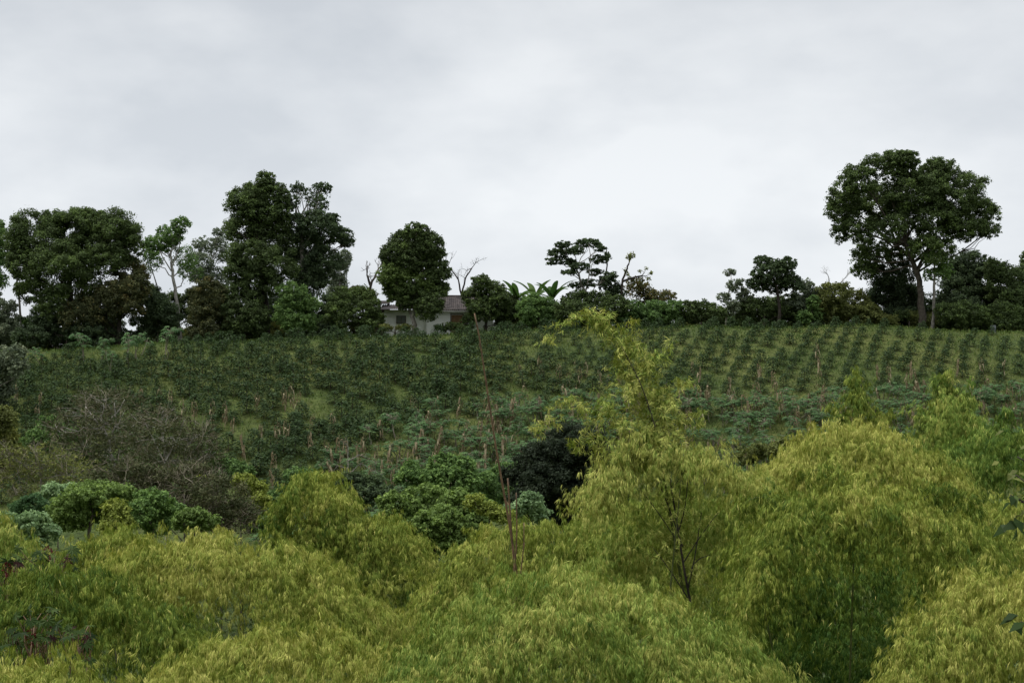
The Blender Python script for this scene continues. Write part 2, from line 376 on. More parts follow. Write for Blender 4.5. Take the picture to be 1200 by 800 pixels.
tree('tall_tree', 'tall tree with bare limbs showing in its open top, beside the pointed one', 240,
     [(349,221,9,7,.6),(377,221,13,7,.6),(343,237,9,8,.5),(374,238,13,11,.4),(360,228,8,7,.3),(371,263,22,15),(396,277,17,11),(359,290,27,22),(378,308,23,20),
      (365,330,20,15),(408,284,8,6,.7),(352,312,18,20),(388,258,10,8,.8),(345,262,12,12,.8)],
     [(352,390),(354,320),(352,282),(352,262)], 3.0, 'deep', 'grey', group=RIDGE, tint=.5,
     extra=[([(352,275),(346,252),(348,226)],1.1),([(353,270),(360,248),(362,230)],1.0),([(354,278),(368,250),(377,224)],1.1),([(352,268),(356,245),(352,225)],.8)])
tree('eucalyptus_tree', 'hazy bluish tree peeping out behind the open-topped tall tree', 262, [(403,303,9,10,.8),(394,318,12,16,.8),(398,340,14,14)], [(396,385),(398,330)], 1.6, 'grey', 'grey', tint=.2, group=RIDGE)
bush('shrub', 'feathery dark bush at the foot of the tallest tree', 235.5, [(285,350,22,16),(276,374,20,20),(300,372,18,18),(288,388,24,10)], 'dark', tint=.25)
bush('shrub', 'bright green bush under the open-topped tall tree', 235, [(342,342,16,11),(352,356,20,14),(335,366,14,17,.8),(362,372,14,15,.8),(346,378,20,10,.8)], 'green', tint=.45)
bush('shrub', 'wide olive bush between the tall trees and the house', 235, [(404,352,18,14),(425,348,14,11),(396,368,16,17),(420,370,22,16),(438,372,11,12),(436,357,10,8,.8,.7)], 'dark', tint=.5)
bush('shrub', 'tan seeding shrub against the sky beside the low dark shed roof', 246, [(418,341,9,6,.7),(432,345,10,7,.7),(425,350,12,8,.8)], 'dry', tint=.9)
tree('dome_tree', 'dense egg-shaped tree standing in front of the white house', 233.5,
     [(488,272,15,11,1,.45),(478,285,22,14,1.1),(505,287,15,14,1.1),(462,300,17,13,1.1),(486,304,27,15,1.1),(510,304,13,13,1.1),(458,323,15,16,1.0,1.0),(488,326,28,17,1.0,1.0),(512,322,15,15,1.1),
      (510,341,15,13,1,.8),(476,346,22,12,1,.7),(503,358,16,18,.9,.35),(462,340,12,10,1.1),(487,344,20,16,1.1,.6),(490,300,20,18,1.1,.2),(474,356,10,7,.9,.4)], [(486,396),(485,362),(486,350)], 2.6, 'dark', 'grey', rc=.27, dens=1.15, tint=.25, group=RIDGE)
bush('shrub', 'low bush screening the foot of the house door', 233.2, [(518,384,8,4),(532,383,11,5),(549,376,8,9),(556,366,8,10),(544,386,9,5)], 'dark', tint=.4)
bush('shrub', 'low pale bush under the egg-shaped tree by the house window', 233, [(474,384,10,4,.9),(452,384,8,4)], 'olive', tint=.3)
def bare_tree(name, label, D, limbs, seed, leaf=None, bark='grey', depth=3, lnpx=8, rad=.07, group=RIDGE):
    r = seeded(seed, D); s = D / F; p0 = limbs[0][0]; x0 = (p0[0] - 600) * s; base = np.array([x0, D, hz(x0, D)])
    t = thing(name, label, 'bare tree', base, group); geo = Geo(); tips = []
    first = W(*limbs[0][0], D); geo.tube(wobble(r, base - np.array([0, 0, .2]), first, 4, .02), [rad * 1.8, rad * 1.5], 7)
    for lim in limbs:
        pts = np.array([W(p[0], p[1], D + (0 if i == 0 else r.normal() * .5)) for i, p in enumerate(lim)])
        sg = np.linspace(0, len(pts) - 1, 3 * (len(pts) - 1) + 1)
        path = np.stack([np.interp(sg, np.arange(len(pts)), pts[:, i]) for i in range(3)], 1)
        path[1:-1] += r.normal(size=path[1:-1].shape) * .04
        geo.tube(path, [rad * 1.4, rad * .8], 6)
        d = unit(path[-1] - path[-3])
        for i in range(3): branching(geo, r, path[-1], unit(d + r.normal(size=3) * .5), lnpx * s, rad * .55, depth - 1, .6, .1, (2, 3), tips)
        for i in range(2): branching(geo, r, path[len(path) // 2], unit(d + r.normal(size=3) * .7), lnpx * s * .8, rad * .4, depth - 2, .6, .1, (2, 3), tips)
    geo.build('trunk', BM[bark], t, smooth=True)
    if leaf:
        cg = Geo(); C = np.array(tips); clump_leaves(cg, r, C, np.full(len(C), .25), 5, .26, .15, np.full(len(C), .5)); cg.build('crown', LM[leaf], t)
    return t
bare_tree('lopped_tree', 'small lopped leaning tree with sparse twigs beside the egg-shaped tree', 244, [[(431,345),(436,330),(443,316)],[(434,334),(430,322)]], 3, None, 'brown', 3, 8, .13)
bare_tree('bare_tree', 'leafless two-limbed tree rising over the tiled house roof', 243, [[(541,346),(537,328),(525,312)],[(541,346),(545,327),(553,314)]], 5, None, 'dark', 4, 8, .085)
tree('broadleaf_tree', 'small dark bushy tree growing beside the white house wall', 234.5,
     [(565,331,12,9),(577,343,17,13),(556,350,14,13),(586,352,12,12),(568,364,20,12),(590,368,12,12)], [(570,390),(568,360)], 1.8, 'dark', 'dark', tint=.42, group=RIDGE)
bush('shrub', 'roundish dark bush left of the banana plants', 235.5, [(598,356,13,12),(592,370,12,12),(606,370,14,12)], 'dark', tint=.3)
bush('shrub', 'tousled mid-green bush in front of the banana plants', 234, [(624,356,15,10),(638,362,16,13),(617,368,14,13),(650,368,13,11),(632,374,20,9)], 'green', tint=.4)
# banana plants
def banana(label, D, px, py, hpx, seed, n=8):
    r = seeded(seed, px); s = D / F; x = (px - 600) * s; base = np.array([x, D, hz(x, D)])
    t = thing('banana_plant', label, 'banana plant', base, 'banana plants on the ridge')
    top = W(px, py, D); g1 = Geo(); g1.tube(wobble(r, base, top, 5, .01), [.16, .10], 8); g1.build('stem', BM['culm'], t, smooth=True)
    for i in range(n):
        az = 2 * math.pi * (i + r.uniform(-.3, .3)) / n; L0 = hpx * s * r.uniform(.8, 1.15); lift = r.uniform(.9, 2.6)
        d = np.array([math.cos(az), math.sin(az), lift]); d /= np.linalg.norm(d)
        k = 9; pts = [top]
        for j in range(k - 1):
            d = unit(d + np.array([0, 0, -.17])); pts.append(pts[-1] + d * L0 / (k - 1))
        pts = np.array(pts); tan = unit(np.gradient(pts, axis=0)); sd = unit(np.cross(tan, [0, 0, 1.]))
        nn_ = np.cross(sd, tan); w = .34 * np.sin(np.linspace(0.12, 1, k) * math.pi * .97) ** .6 + .02
        V = np.concatenate([pts + sd * w[:, None] - nn_ * w[:, None] * .3, pts, pts - sd * w[:, None] - nn_ * w[:, None] * .3])
        T = []
        for a_ in range(2):
            for j in range(k - 1):
                o = a_ * k + j
                T += [(o, o + 1, o + k + 1), (o, o + k + 1, o + k)]
        gl = Geo(); gl.add(V, T, r.uniform(.1, .9)); gl.build('leaf', LM['banana'], t)
banana('banana plant with upright pale leaves, tallest of the three', 237, 647, 350, 34, 1, 8)
banana('banana plant with a long leaf reaching out towards the dark bush', 236, 606, 350, 30, 2, 8)
banana('banana plant half hidden between its two neighbours', 239, 627, 350, 32, 4, 7)
tree('layered_tree', 'open tree of flat dark leaf layers on thin forked limbs', 237,
     [(655,297,13,6,1.1),(660,287,9,4,1.1),(675,294,10,5,1.1),(690,285,15,5,1.1),(703,291,7,4),(647,306,8,4,1.1),(665,307,10,4),(702,304,11,5),(680,312,11,4),
      (667,319,9,4,.8),(697,319,9,4),(715,324,8,6),(690,332,10,5,.7),(676,334,9,4,.6)],
     [(688,386),(687,347),(681,330),(675,312)], 1.6, 'deep', 'grey', rc=.5, dens=1.0, flat=.5, tint=.5, group=RIDGE,
     extra=[([(685,345),(690,325),(692,300),(690,287)],.8),([(679,325),(668,312),(658,297)],.8),([(683,335),(676,340),(674,336)],.6)])
tree('slender_tree', 'dark thin straight tree beside the flat-layered tree', 239, [(711,301,5,5,.6),(712,332,12,9),(722,342,10,8)], [(710,385),(710,330),(711,293)], 1.0, 'deep', 'dark', twigs=3, group=RIDGE)
bare_tree('dead_tree', 'dead tree with crooked dark snags above the hedge', 238, [[(728,352),(729,332),(733,318),(737,309)],[(729,330),(740,326),(752,323)]], 9, 'olive', 'dark', 3, 6, .11)
bush('shrub', 'thin brownish see-through shrub with small leaves beside the dead tree', 240, [(742,339,14,11,.4),(756,343,12,10,.4),(748,330,8,6,.3),(770,347,12,7,.55),(784,347,9,7,.7),(762,352,14,9,.6)], 'rust', tint=.6, ln=.26)
HG = 'hedge bushes along the ridge'
bush('hedge_bush', 'dark hedge bush between the bananas and the dead tree', 234.5, [(676,350,18,9),(702,354,18,11),(720,358,18,11),(668,364,20,11),(694,368,20,10)], 'dark', tint=.3, group=HG)
bush('hedge_bush', 'hedge bush with longer grassy leaves below the dead tree', 234, [(738,362,15,10),(752,368,16,9),(728,370,14,8)], 'green', tint=.15, group=HG)
bush('hedge_bush', 'trimmed dark hedge stretch below the brownish see-through shrub', 234.5, [(768,362,14,10),(786,362,15,10),(776,370,20,8)], 'green', tint=.2, group=HG)
bush('hedge_bush', 'trimmed dark hedge stretch next to the small sparse tree', 234.5, [(806,363,14,10),(824,362,15,10),(840,368,11,9),(816,371,20,8)], 'dark', tint=.35, group=HG)
tree('slender_tree', 'small sparse tree with bluish leaves at the end of the hedge', 236, [(855,320,7,4,.8),(861,335,9,7,.7),(848,349,8,6,.8),(873,348,11,11,.8),(858,360,10,8,.7),(868,330,5,4,.6)], [(850,386),(853,350),(857,326)], .9, 'grey', 'grey', tint=.2, group=RIDGE)
tree('small_tree', 'small dense umbrella-shaped tree on a short dark trunk', 234.5, [(896,306,12,6),(921,309,13,8),(905,320,26,12),(888,333,13,9),(924,331,15,9),(908,336,16,8,.8),(936,337,6,4,.7)], [(913,386),(913,350),(909,330)], 1.7, 'deep', 'dark', tint=.6, group=RIDGE)
bush('shrub', 'low dark bush around the umbrella-shaped tree trunk', 235.5, [(886,362,16,12),(866,366,14,11),(903,366,14,12),(926,360,14,14)], 'dark', tint=.3)
bush('shrub', 'greyish bush with pinkish twigs next to the umbrella-shaped tree', 237, [(944,342,16,13,.8),(958,352,16,14,.8),(938,360,16,13)], 'grey', tint=.15, ln=.28)
bush('shrub', 'leafy green sapling in front of the greyish bushes', 234, [(953,354,8,8),(954,368,10,8),(944,372,10,8)], 'green', tint=.4)
bush('shrub', 'wide olive-grey bush below the large crown of the ridge', 236.5, [(978,345,20,14,.8),(1000,353,18,14,.8),(972,362,20,14),(1000,370,22,12),(1022,368,14,12)], 'olive', tint=.12, ln=.28)
bare_tree('bare_tree', 'little bare twiggy tree behind the olive-grey bush', 242, [[(976,345),(972,332),(970,322)],[(976,345),(985,332),(990,326)]], 12, None, 'grey', 3, 6, .05)
tree('giant_tree', 'huge spreading tree standing highest above the right end of the ridge', 236,
     [(1042,194,30,15),(1060,186,18,9),(1004,214,24,18),(988,242,18,25),(1099,200,24,14),(1073,222,38,24),(1124,228,34,24),(1150,252,20,18),(1029,242,34,24),(985,271,11,14,.8),
      (1014,270,19,15,.7),(1089,257,38,20),(1130,268,28,14,.8),(1023,299,25,17,.8,.65),(1014,317,16,10,.8,.65),(1092,292,28,16,.85,.7),(1062,292,16,14,.8),(1160,270,13,9,.7),(1046,268,16,14,.7)],
     [(1081,392),(1079,345),(1072,312),(1060,285)], 3.4, 'dark', 'brown', tint=.42, group=RIDGE,
     extra=[([(1074,318),(1090,285),(1110,250)],2),([(1066,300),(1035,275),(1005,250)],1.8),([(1062,290),(1060,250),(1050,215)],2),([(1070,305),(1040,308),(1020,305)],1.2)])
tree('slender_tree', 'slim pale-trunked tree close beside the thick trunk of the huge tree', 235, [(1096,303,13,10,.7),(1105,318,12,10,.6),(1090,322,8,8,.5)], [(1092,392),(1095,345),(1095,306)], 1.6, 'green', 'grey', tint=.6, group=RIDGE)
tree('broadleaf_tree', 'shadowy tree filling the gap under the huge tree on its house side', 241, [(1046,326,24,20,.9),(1036,348,20,20),(1060,352,22,20),(1050,372,26,12)], [(1048,386),(1048,330)], 2, 'deep', 'dark', tint=.3, group=RIDGE)
tree('broadleaf_tree', 'dark broad tree behind the slim pale trunk', 243, [(1118,322,18,18),(1137,312,24,16),(1150,330,24,20),(1124,345,24,22),(1152,356,24,20)], [(1134,388),(1136,330)], 2.6, 'deep', 'dark', tint=.45, group=RIDGE)
tree('broadleaf_tree', 'dark tree cut off by the right edge, lowest shoulder of the ridge group', 240, [(1168,318,14,14,.8),(1176,335,20,22),(1196,328,16,18,.8),(1190,352,20,18),(1206,345,16,24)], [(1186,392),(1182,340)], 2.4, 'dark', 'dark', tint=.3, group=RIDGE)
tree('broadleaf_tree', 'tree just entering at the right edge, leaves level with the huge crown base', 252, [(1204,304,8,9),(1214,325,16,20),(1222,300,18,20)], [(1216,395),(1214,330)], 2.4, 'dark', 'brown', group=RIDGE)
bush('shrub', 'shrub with yellowing leaves at the foot of the slim pale trunk', 234.5, [(1110,366,14,11),(1130,368,18,14),(1148,372,16,12,1,.6),(1122,378,20,8)], 'dark', tint=.45)
bush('shrub', 'thin shrub on short stems at the right end of the field edge', 235, [(1172,366,16,12,.8),(1190,370,16,12,.8),(1182,380,20,8)], 'dark', tint=.45)
bush('shrub', 'low brownish scrub behind the huge tree trunk', 237, [(1070,374,12,9,.8),(1086,376,12,8,.7),(1040,376,14,8,.8)], 'olive', tint=.3)
bush('shrub', 'deep dark bush in the gap behind the broad round-topped tree trunk', 244, [(60,372,22,18),(92,366,24,20),(30,384,20,14),(120,378,22,18)], 'deep', tint=.3)
bush('shrub', 'dark bush behind the rusty speckled bush and the white trunk', 246, [(170,350,18,16),(200,362,20,18),(228,360,18,18),(186,380,24,14),(262,352,16,16)], 'dark', tint=.25)
bush('shrub', 'dark leafy bush between the trunks of the two tall trees', 246, [(322,362,20,18),(345,368,22,18),(372,360,20,18),(300,376,20,14),(388,376,18,14)], 'deep', tint=.4)
bush('shrub', 'dark bush behind the bananas reaching towards the layered tree', 242, [(612,362,18,12),(640,366,20,12),(668,364,18,12)], 'deep', tint=.4)
bush('shrub', 'dark bush row behind the umbrella-shaped tree', 241, [(880,366,20,14),(912,362,20,14),(944,366,20,13),(980,368,20,12)], 'dark', tint=.3)
bush('shrub', 'dark bush mass behind the thick trunk of the huge tree', 245, [(1030,362,20,16),(1064,360,22,18),(1096,362,22,18),(1128,364,22,18),(1166,366,24,18),(1200,368,22,18)], 'deep', tint=.35)
rs_ = seeded(91, 3)
for i, px in enumerate(np.arange(-12, 1225, 24)):
    if 436 < px < 570: continue
    px = px + rs_.normal() * 4; y0 = np.interp(px, RX, RY); h_ = rs_.uniform(10, 17)
    bush('scrub_bush', 'low dark scrub bush filling the gaps below the ridge trees', 237.5 + rs_.uniform(0, 7), [(px, y0 - h_ * .55, 15, h_ * .8), (px + rs_.normal() * 8, y0 + 2, 18, 9), (px + rs_.normal() * 9, y0 - h_ * .9, 9, 7)],
         ['dark', 'deep', 'olive', 'dark'][i % 4], tint=rs_.uniform(.15, .5), group='low scrub along the ridge')
# ------------------------------------------------------------------ farm house and drum
def house():
    D = 238.0; s = D / F
    def X(px): return (px - 600) * s
    def Z(py): return CZ + (HY - py) * s
    x0, x1 = X(500), X(578); gz = hz(X(540), D) - .4
    t = thing('farm_house', 'white-walled farm house with dark tiled roof behind the egg-shaped tree', 'house', (X(530), D, gz))
    wall, _, b_ = new_mat('whitewashed wall'); wall = bark_mat('whitewashed wall', (.80,.80,.79), (.88,.88,.87), 1.2)
    tile = bark_mat('weathered clay tile', (.028,.024,.024), (.075,.062,.058), 2.2)
    wood = bark_mat('dark wood', (.05,.04,.032), (.09,.07,.055), 4); fas = bark_mat('whitish eave board', (.42,.41,.38), (.55,.54,.5))
    pane, _, pb = new_mat('window glass'); pb.inputs['Base Color'].default_value = (.10,.11,.12,1); pb.inputs['Roughness'].default_value = .15
    shut = bark_mat('ochre door paint', (.14,.085,.045), (.22,.13,.07), 5)
    g1 = Geo(); ez = Z(363.5); g1.box((x0, D, gz), (x1, D + 7, ez))
    for xx in (x0, x1 - .2):                                             # gable ends
        rz = Z(344) - .12
        V = [(xx, D, ez), (xx + .2, D, ez), (xx, D + 7, ez), (xx + .2, D + 7, ez), (xx, D + 3.5, rz), (xx + .2, D + 3.5, rz)]
        g1.add(V, [(0, 2, 4), (1, 5, 3), (0, 4, 5), (0, 5, 1), (2, 3, 5), (2, 5, 4)])
    g1.build('wall', wall, t)
    def roof(xa, xb, ya, yb, za, zb, name='roof', pitch=.24):
        """rows of half round tiles running down the slope"""
        gg = Geo(); n = int((xb - xa) / pitch); k = 6
        cols = []
        for i in range(n * k + 1):
            u = i / k; off = .085 * abs(math.sin(math.pi * u))
            cols.append((xa + u * pitch, off))
        rows = 12
        V = []
        for j in range(rows + 1):
            f = j / rows
            for (xx, off) in cols: V.append((xx, ya + (yb - ya) * f, za + (zb - za) * f + off + (.03 if j % 2 else 0)))
        m_ = len(cols); T = []
        for j in range(rows):
            for i in range(m_ - 1): T += [(j*m_+i, j*m_+i+1, (j+1)*m_+i+1), (j*m_+i, (j+1)*m_+i+1, (j+1)*m_+i)]
        gg.add(V, T)
        gg.box((xa, min(ya, yb), min(za, zb) - .14), (xb, min(ya, yb) + .12, min(za, zb) - .015)) if False else None
        return gg
    rg = roof(x0 - .5, x1 + .5, D - .38, D + 3.5, ez - .03, Z(345)); r2 = roof(x0 - .5, x1 + .5, D + 7.7, D + 3.5, ez - .06, Z(345))
    for V_, T_ in zip(r2.V, r2.T): rg.add(V_, T_)
    rg.tube([(x0 - .5, D + 3.5, Z(345) + .05), ((x0 + x1) / 2, D + 3.5, Z(345) + .03), (x1 + .5, D + 3.5, Z(345) + .05)], [.16, .16], 8)
    rf = rg.build('roof', tile, t)
    gf = Geo(); gf.box((x0 - .5, D - .40, ez - .20), (x1 + .5, D - .35, ez - .06)); gf.build('eave_board', fas, rf)
    gd = Geo(); gd.box((X(529), D - .05, gz), (X(542), D - .004, Z(369))); dr = gd.build('door', shut, t); tag(dr, 'ochre brown door')
    gd = Geo(); gd.box((X(542.2), D - .07, gz), (X(543.2), D - .003, Z(368.4))); gd.box((X(527.8), D - .07, gz), (X(528.8), D - .003, Z(368.4)))
    gd.box((X(527.8), D - .07, Z(368.3)), (X(543.2), D - .003, Z(367.4))); gd.build('door_frame', wood, dr)
    # lower wing towards the bushes
    w0, w1 = X(450), x0 - .004; wz = Z(362.5)
    g2 = Geo(); g2.box((w0, D + .6, gz), (w1, D + 5, wz)); g2.build('wing_wall', wall, t)
    rg = roof(w0 - .5, w1 - .01, D - .2, D + 5, wz - .05, Z(354)); rg.build('wing_roof', tile, t)
    gw = Geo(); gw.box((X(464), D + .5, Z(379)), (X(475.5), D + .597, Z(369.5))); wn = gw.build('window', wood, t)
    gp = Geo(); gp.box((X(465), D + .47, Z(378.2)), (X(469.4), D + .499, Z(370.3))); gp.box((X(470.2), D + .47, Z(378.2)), (X(474.6), D + .499, Z(370.3)))
    gp.build('pane', pane, wn)
house()
def shed():
    D = 241.0; s = D / F
    def X(px): return (px - 600) * s
    def Z(py): return CZ + (HY - py) * s
    gz = hz(X(444), D) - .3
    t = thing('shed', 'low open shed with dark sheet roof beside the white house wing', 'shed', (X(444), D, gz))
    g1 = Geo()
    for px in (433, 444, 454.5):
        for dy in (.2, 2.6): g1.box((X(px) - .07, D + dy, gz), (X(px) + .07, D + dy + .14, Z(355) + (.22 if dy > 1 else 0)))
    g1.build('post', BM['dark'], t)
    g2 = Geo(); V = []; k = 45
    for j, (yy, zz) in enumerate(((D - .3, Z(356)), (D + 3.2, Z(350)))):
        for i in range(k): V.append((X(431) + (X(456.5) - X(431)) * i / (k - 1), yy, zz + .03 * math.cos(i * math.pi)))
    T = []
    for i in range(k - 1): T += [(i, i + 1, k + i + 1), (i, k + i + 1, k + i)]
    V2 = [(a, b_, c - .05) for a, b_, c in V]
    g2.add(V, T); g2.add(V2, [t_[::-1] for t_ in T])
    g2.build('roof', bark_mat('rusted dark sheet', (.03,.026,.024), (.075,.06,.05), 2), t)
    g3 = Geo(); g3.box((X(433), D + 2.9, gz), (X(454), D + 3.0, Z(358))); g3.build('wall', BM['brown'], t)
shed()
def drum():
    D = 233.5; s = D / F; x = (1164 - 600) * s; z = hz(x, D); t = thing('water_drum', 'small grey water drum at the grassy field edge under the dark trees', 'drum', (x, D, z))
    prof = [(0,0),(.30,0),(.32,.03),(.30,.06),(.30,.28),(.32,.31),(.30,.34),(.30,.58),(.32,.61),(.30,.64),(.30,.86),(.32,.89),(.31,.91),(.27,.89),(0,.89)]
    V, T, n = [], [], 16
    for rr, h_ in prof: V += [(x + rr * math.cos(2*math.pi*i/n), D + rr * math.sin(2*math.pi*i/n), z + h_) for i in range(n)]
    for j in range(len(prof) - 1):
        for i in range(n):
            a, b_ = j*n+i, j*n+(i+1) % n; T += [(a, b_, b_+n), (a, b_+n, a+n)]
    g_ = Geo(); g_.add(V, T); g_.build('body', bark_mat('grey drum paint', (.12,.13,.15), (.22,.23,.25), 4, .5), t, smooth=True)
drum()

# ------------------------------------------------------------------ the plantation
rf_ = seeded(4, 2)
def coffee_mesh(seed):
    r = seeded(seed, 77); geo = Geo(); H = 1.0
    geo.tube([(0, 0, -.15), (.01, 0, .5), (0, 0, .95)], [.03, .02, .012], 5, m=1)
    nb_ = 58
    for i in range(nb_):
        f = (i + r.random()) / nb_; z = .12 + .86 * f; ln = .56 * (1 - f) ** .55 * r.uniform(.7, 1.1) + .10
        az = i * 2.4 + r.normal() * .3; d = np.array([math.cos(az), math.sin(az), .25])
        k = 7
        s_ = (.25 + .75 * (np.arange(k) + r.random(k)) / k)
        P = np.array([0, 0, z]) + d * (ln * s_)[:, None] - np.array([0, 0, 1]) * (.30 * ln * s_ ** 2)[:, None] + r.normal(size=(k, 3)) * .03
        nrm = unit(np.array([0, 0, 1.]) + .45 * r.normal(size=(k, 3)) + .35 * d)
        dd = unit(d + .8 * r.normal(size=(k, 3)) * [1, 1, .3] + np.array([0, 0, -.3]))
        geo.leaves(P, dd, nrm, .135 + .06 * r.random(k), .068, .2, np.clip(.45 + .25 * r.normal(size=k), 0, 1))
    return geo
CG = [coffee_mesh(i) for i in range(7)]
CM = [g_.mesh('coffee_bush', [LM['coffee'], BM['brown']]) for g_ in CG]
def cassava_mesh(seed):
    r = seeded(seed, 31); geo = Geo()
    ns = r.integers(2, 4)
    for k in range(ns):
        top = np.array([r.normal() * .22, r.normal() * .22, r.uniform(.72, .98)])
        geo.tube(wobble(r, (0, 0, -.15), top, 5, .03), [.022, .014], 5, m=1)
        nl = 17
        for i in range(nl):
            az = i * 2.4 + r.random(); pl = r.uniform(.18, .34); up = r.uniform(-.15, .8)
            d = unit(np.array([math.cos(az), math.sin(az), up])); p0 = top - np.array([0, 0, .22 * r.random()]); p1 = p0 + d * pl
            geo.tube([p0, p0 + d * pl * .5 + np.array([0, 0, .02]), p1], [.006, .004], 3, m=1)
            fwd = unit(np.array([d[0], d[1], -.25])); side = unit(np.cross(fwd, [0, 0, 1.]))
            an = np.radians([-110, -62, -22, 22, 62, 110]) + r.normal() * .1
            dd = np.cos(an)[:, None] * fwd + np.sin(an)[:, None] * side - np.array([0, 0, .28])
            nrm = np.tile(unit(np.array([0, 0, 1.]) + .3 * d + .15 * r.normal(size=3)), (6, 1))
            geo.leaves(np.tile(p1, (6, 1)), dd, nrm, np.array([.10, .14, .16, .16, .14, .10]) * r.uniform(.85, 1.15), .05, .2, np.clip(.45 + .25 * r.normal(), 0, 1), belly=.55)
    return geo
KG = [cassava_mesh(i) for i in range(6)]
KM = [g_.mesh('cassava_plant', [LM['cassava'], BM['stem']]) for g_ in KG]
def maize_mesh(seed):
    r = seeded(seed, 13); geo = Geo()
    top = np.array([r.normal() * .06, r.normal() * .06, 1.0]); st = wobble(r, (0, 0, -.08), top, 6, .02)
    geo.tube(st, [.015, .011, .006], 5, a=.5)
    n = 13
    for i in range(n):
        f = .2 + .78 * i / n; p = np.array([0, 0, 0]) + top * f; az = (i % 2) * math.pi + r.normal() * .6 + seed
        out = np.array([math.cos(az), math.sin(az), 0]); L0 = r.uniform(.20, .38); a = np.clip(.5 + .28 * r.normal(), 0, 1)
        m1_ = p + out * L0 * .34 + np.array([0, 0, .10 * r.random()]); m2_ = m1_ + out * L0 * .12 - np.array([0, 0, L0 * .45]); e = m2_ - np.array([0, 0, L0 * .4]) + out * .02
        sd = np.array([-out[1], out[0], 0]) * .032
        V = np.array([p - sd * .5, p + sd * .5, m1_ - sd, m1_ + sd, m2_ - sd * .9, m2_ + sd * .9, e]) + r.normal(size=(7, 3)) * .008
        geo.add(V, [(0, 1, 3), (0, 3, 2), (2, 3, 5), (2, 5, 4), (4, 5, 6)], a)
    for i in range(5):
        az = i * 1.3; geo.tube([top * .98, top + np.array([math.cos(az) * .04, math.sin(az) * .04, .07])], [.004, .002], 3, a=.6)
    geo.leaves(np.array([top * .5]), np.array([[.3, .1, -.8]]), np.array([[0, 1., .2]]), .14, .06, .05, .8)
    return geo
MM = [maize_mesh(i).mesh('dry_maize_stalk', LM['maize']) for i in range(6)]
def place(name, me, x, y, sc_, rz, label, cat, group, tilt=(0, 0)):
    o = bpy.data.objects.new(name, me); sc.collection.objects.link(o)
    o.location = (x, y, hz(x, y)); o.scale = sc_; o.rotation_euler = (tilt[0], tilt[1], rz)
    return tag(o, label, cat, group)
def pix(x, y, z): return 600 + x * F / y, HY - (z - CZ) * F / y
# lower visible border of the field, where trees and bamboo stand in front of it (photo pixels)
BX = [-50, 0, 40, 100, 240, 310, 330, 420, 470, 560, 620, 690, 760, 850, 900, 960, 1010, 1060, 1110, 1200, 1250]
BY = [470, 470, 475, 480, 500, 590, 570, 570, 540, 530, 500, 490, 480, 510, 510, 490, 450, 490, 460, 510, 520]
# rows of coffee run up the slope, leaning to one side
spots = []
for i in range(-90, 90):
    for j in range(0, 28):
        y = 229.5 - j * 2.6 + (i % 2) * 1.3; x = i * 1.95 + 0.30 * (y - 200) + .1 * math.sin(j * .5 + i)
        x += rf_.normal() * .12; y += rf_.normal() * .15
        px, py = pix(x, y, hz(x, y))
        if not (-70 < px < 1270): continue
        if px < 600 and rf_.random() < .12: spots.append((x + .2, y + 1.0, px, py)) if py < np.interp(px, [0, 250, 380, 480, 700], [590, 595, 527, 475, 458]) and not (335 < px < 385 and 462 < py < 490) and not (px < 210 and py < 428) else None
        lim = np.interp(px, [0, 250, 380, 480, 700, 850, 1000, 1200], [600, 605, 560, 500, 466, 470, 462, 460])      # cassava below this row
        if py > lim + rf_.normal() * 5: continue
        if rf_.random() < .05 or rf_.random() < (.08 if px > 640 else .04): continue
        if 335 < px < 385 and 466 < py < 486 and rf_.random() < .85: continue
        if px < 200 and py < 425 and rf_.random() < .8: continue
        if px > 1040 and py < 394 + (px - 1040) * .07 and rf_.random() < .75: continue
        spots.append((x, y, px, py))
big = []
for (x, y, px, py) in spots:
    h_ = (1.6 if px < 560 else 1.6 - .25 * min(1, (px - 560) / 420)) * rf_.uniform(.75, 1.18) * (1 - .22 * max(0, min(1, (y - 214) / 14)))
    w_ = h_ * rf_.uniform(.85, 1.15) * (1.1 if px < 600 else .96)
    big.append((x, y, px, py, h_, w_, rf_.uniform(0, 6.28), int(rf_.integers(0, 7))))
vis = [k for k in range(len(big)) if 5 < big[k][2] < 1195 and big[k][3] - 8 < np.interp(big[k][2], BX, BY)]
vis.sort(key=lambda k: -(big[k][4] * big[k][5]) / big[k][1] ** 2)
own = set(vis[:296])
rest = Geo()
for k, (x, y, px, py, h_, w_, rz, v) in enumerate(big):
    if k in own:
        place('coffee_bush', CM[v], x, y, (w_, w_, h_), rz, 'large dark green coffee bush standing in the planted rows on the hillside', 'coffee bush', 'large coffee bushes on the hillside')
    else:
        rest.put(CG[v], x, y, w_, h_, rz)
tag(rest.build('coffee_rows', [LM['coffee'], BM['brown']]), 'smaller coffee bushes in long planted rows across the hillside', 'coffee bushes', kind='stuff')
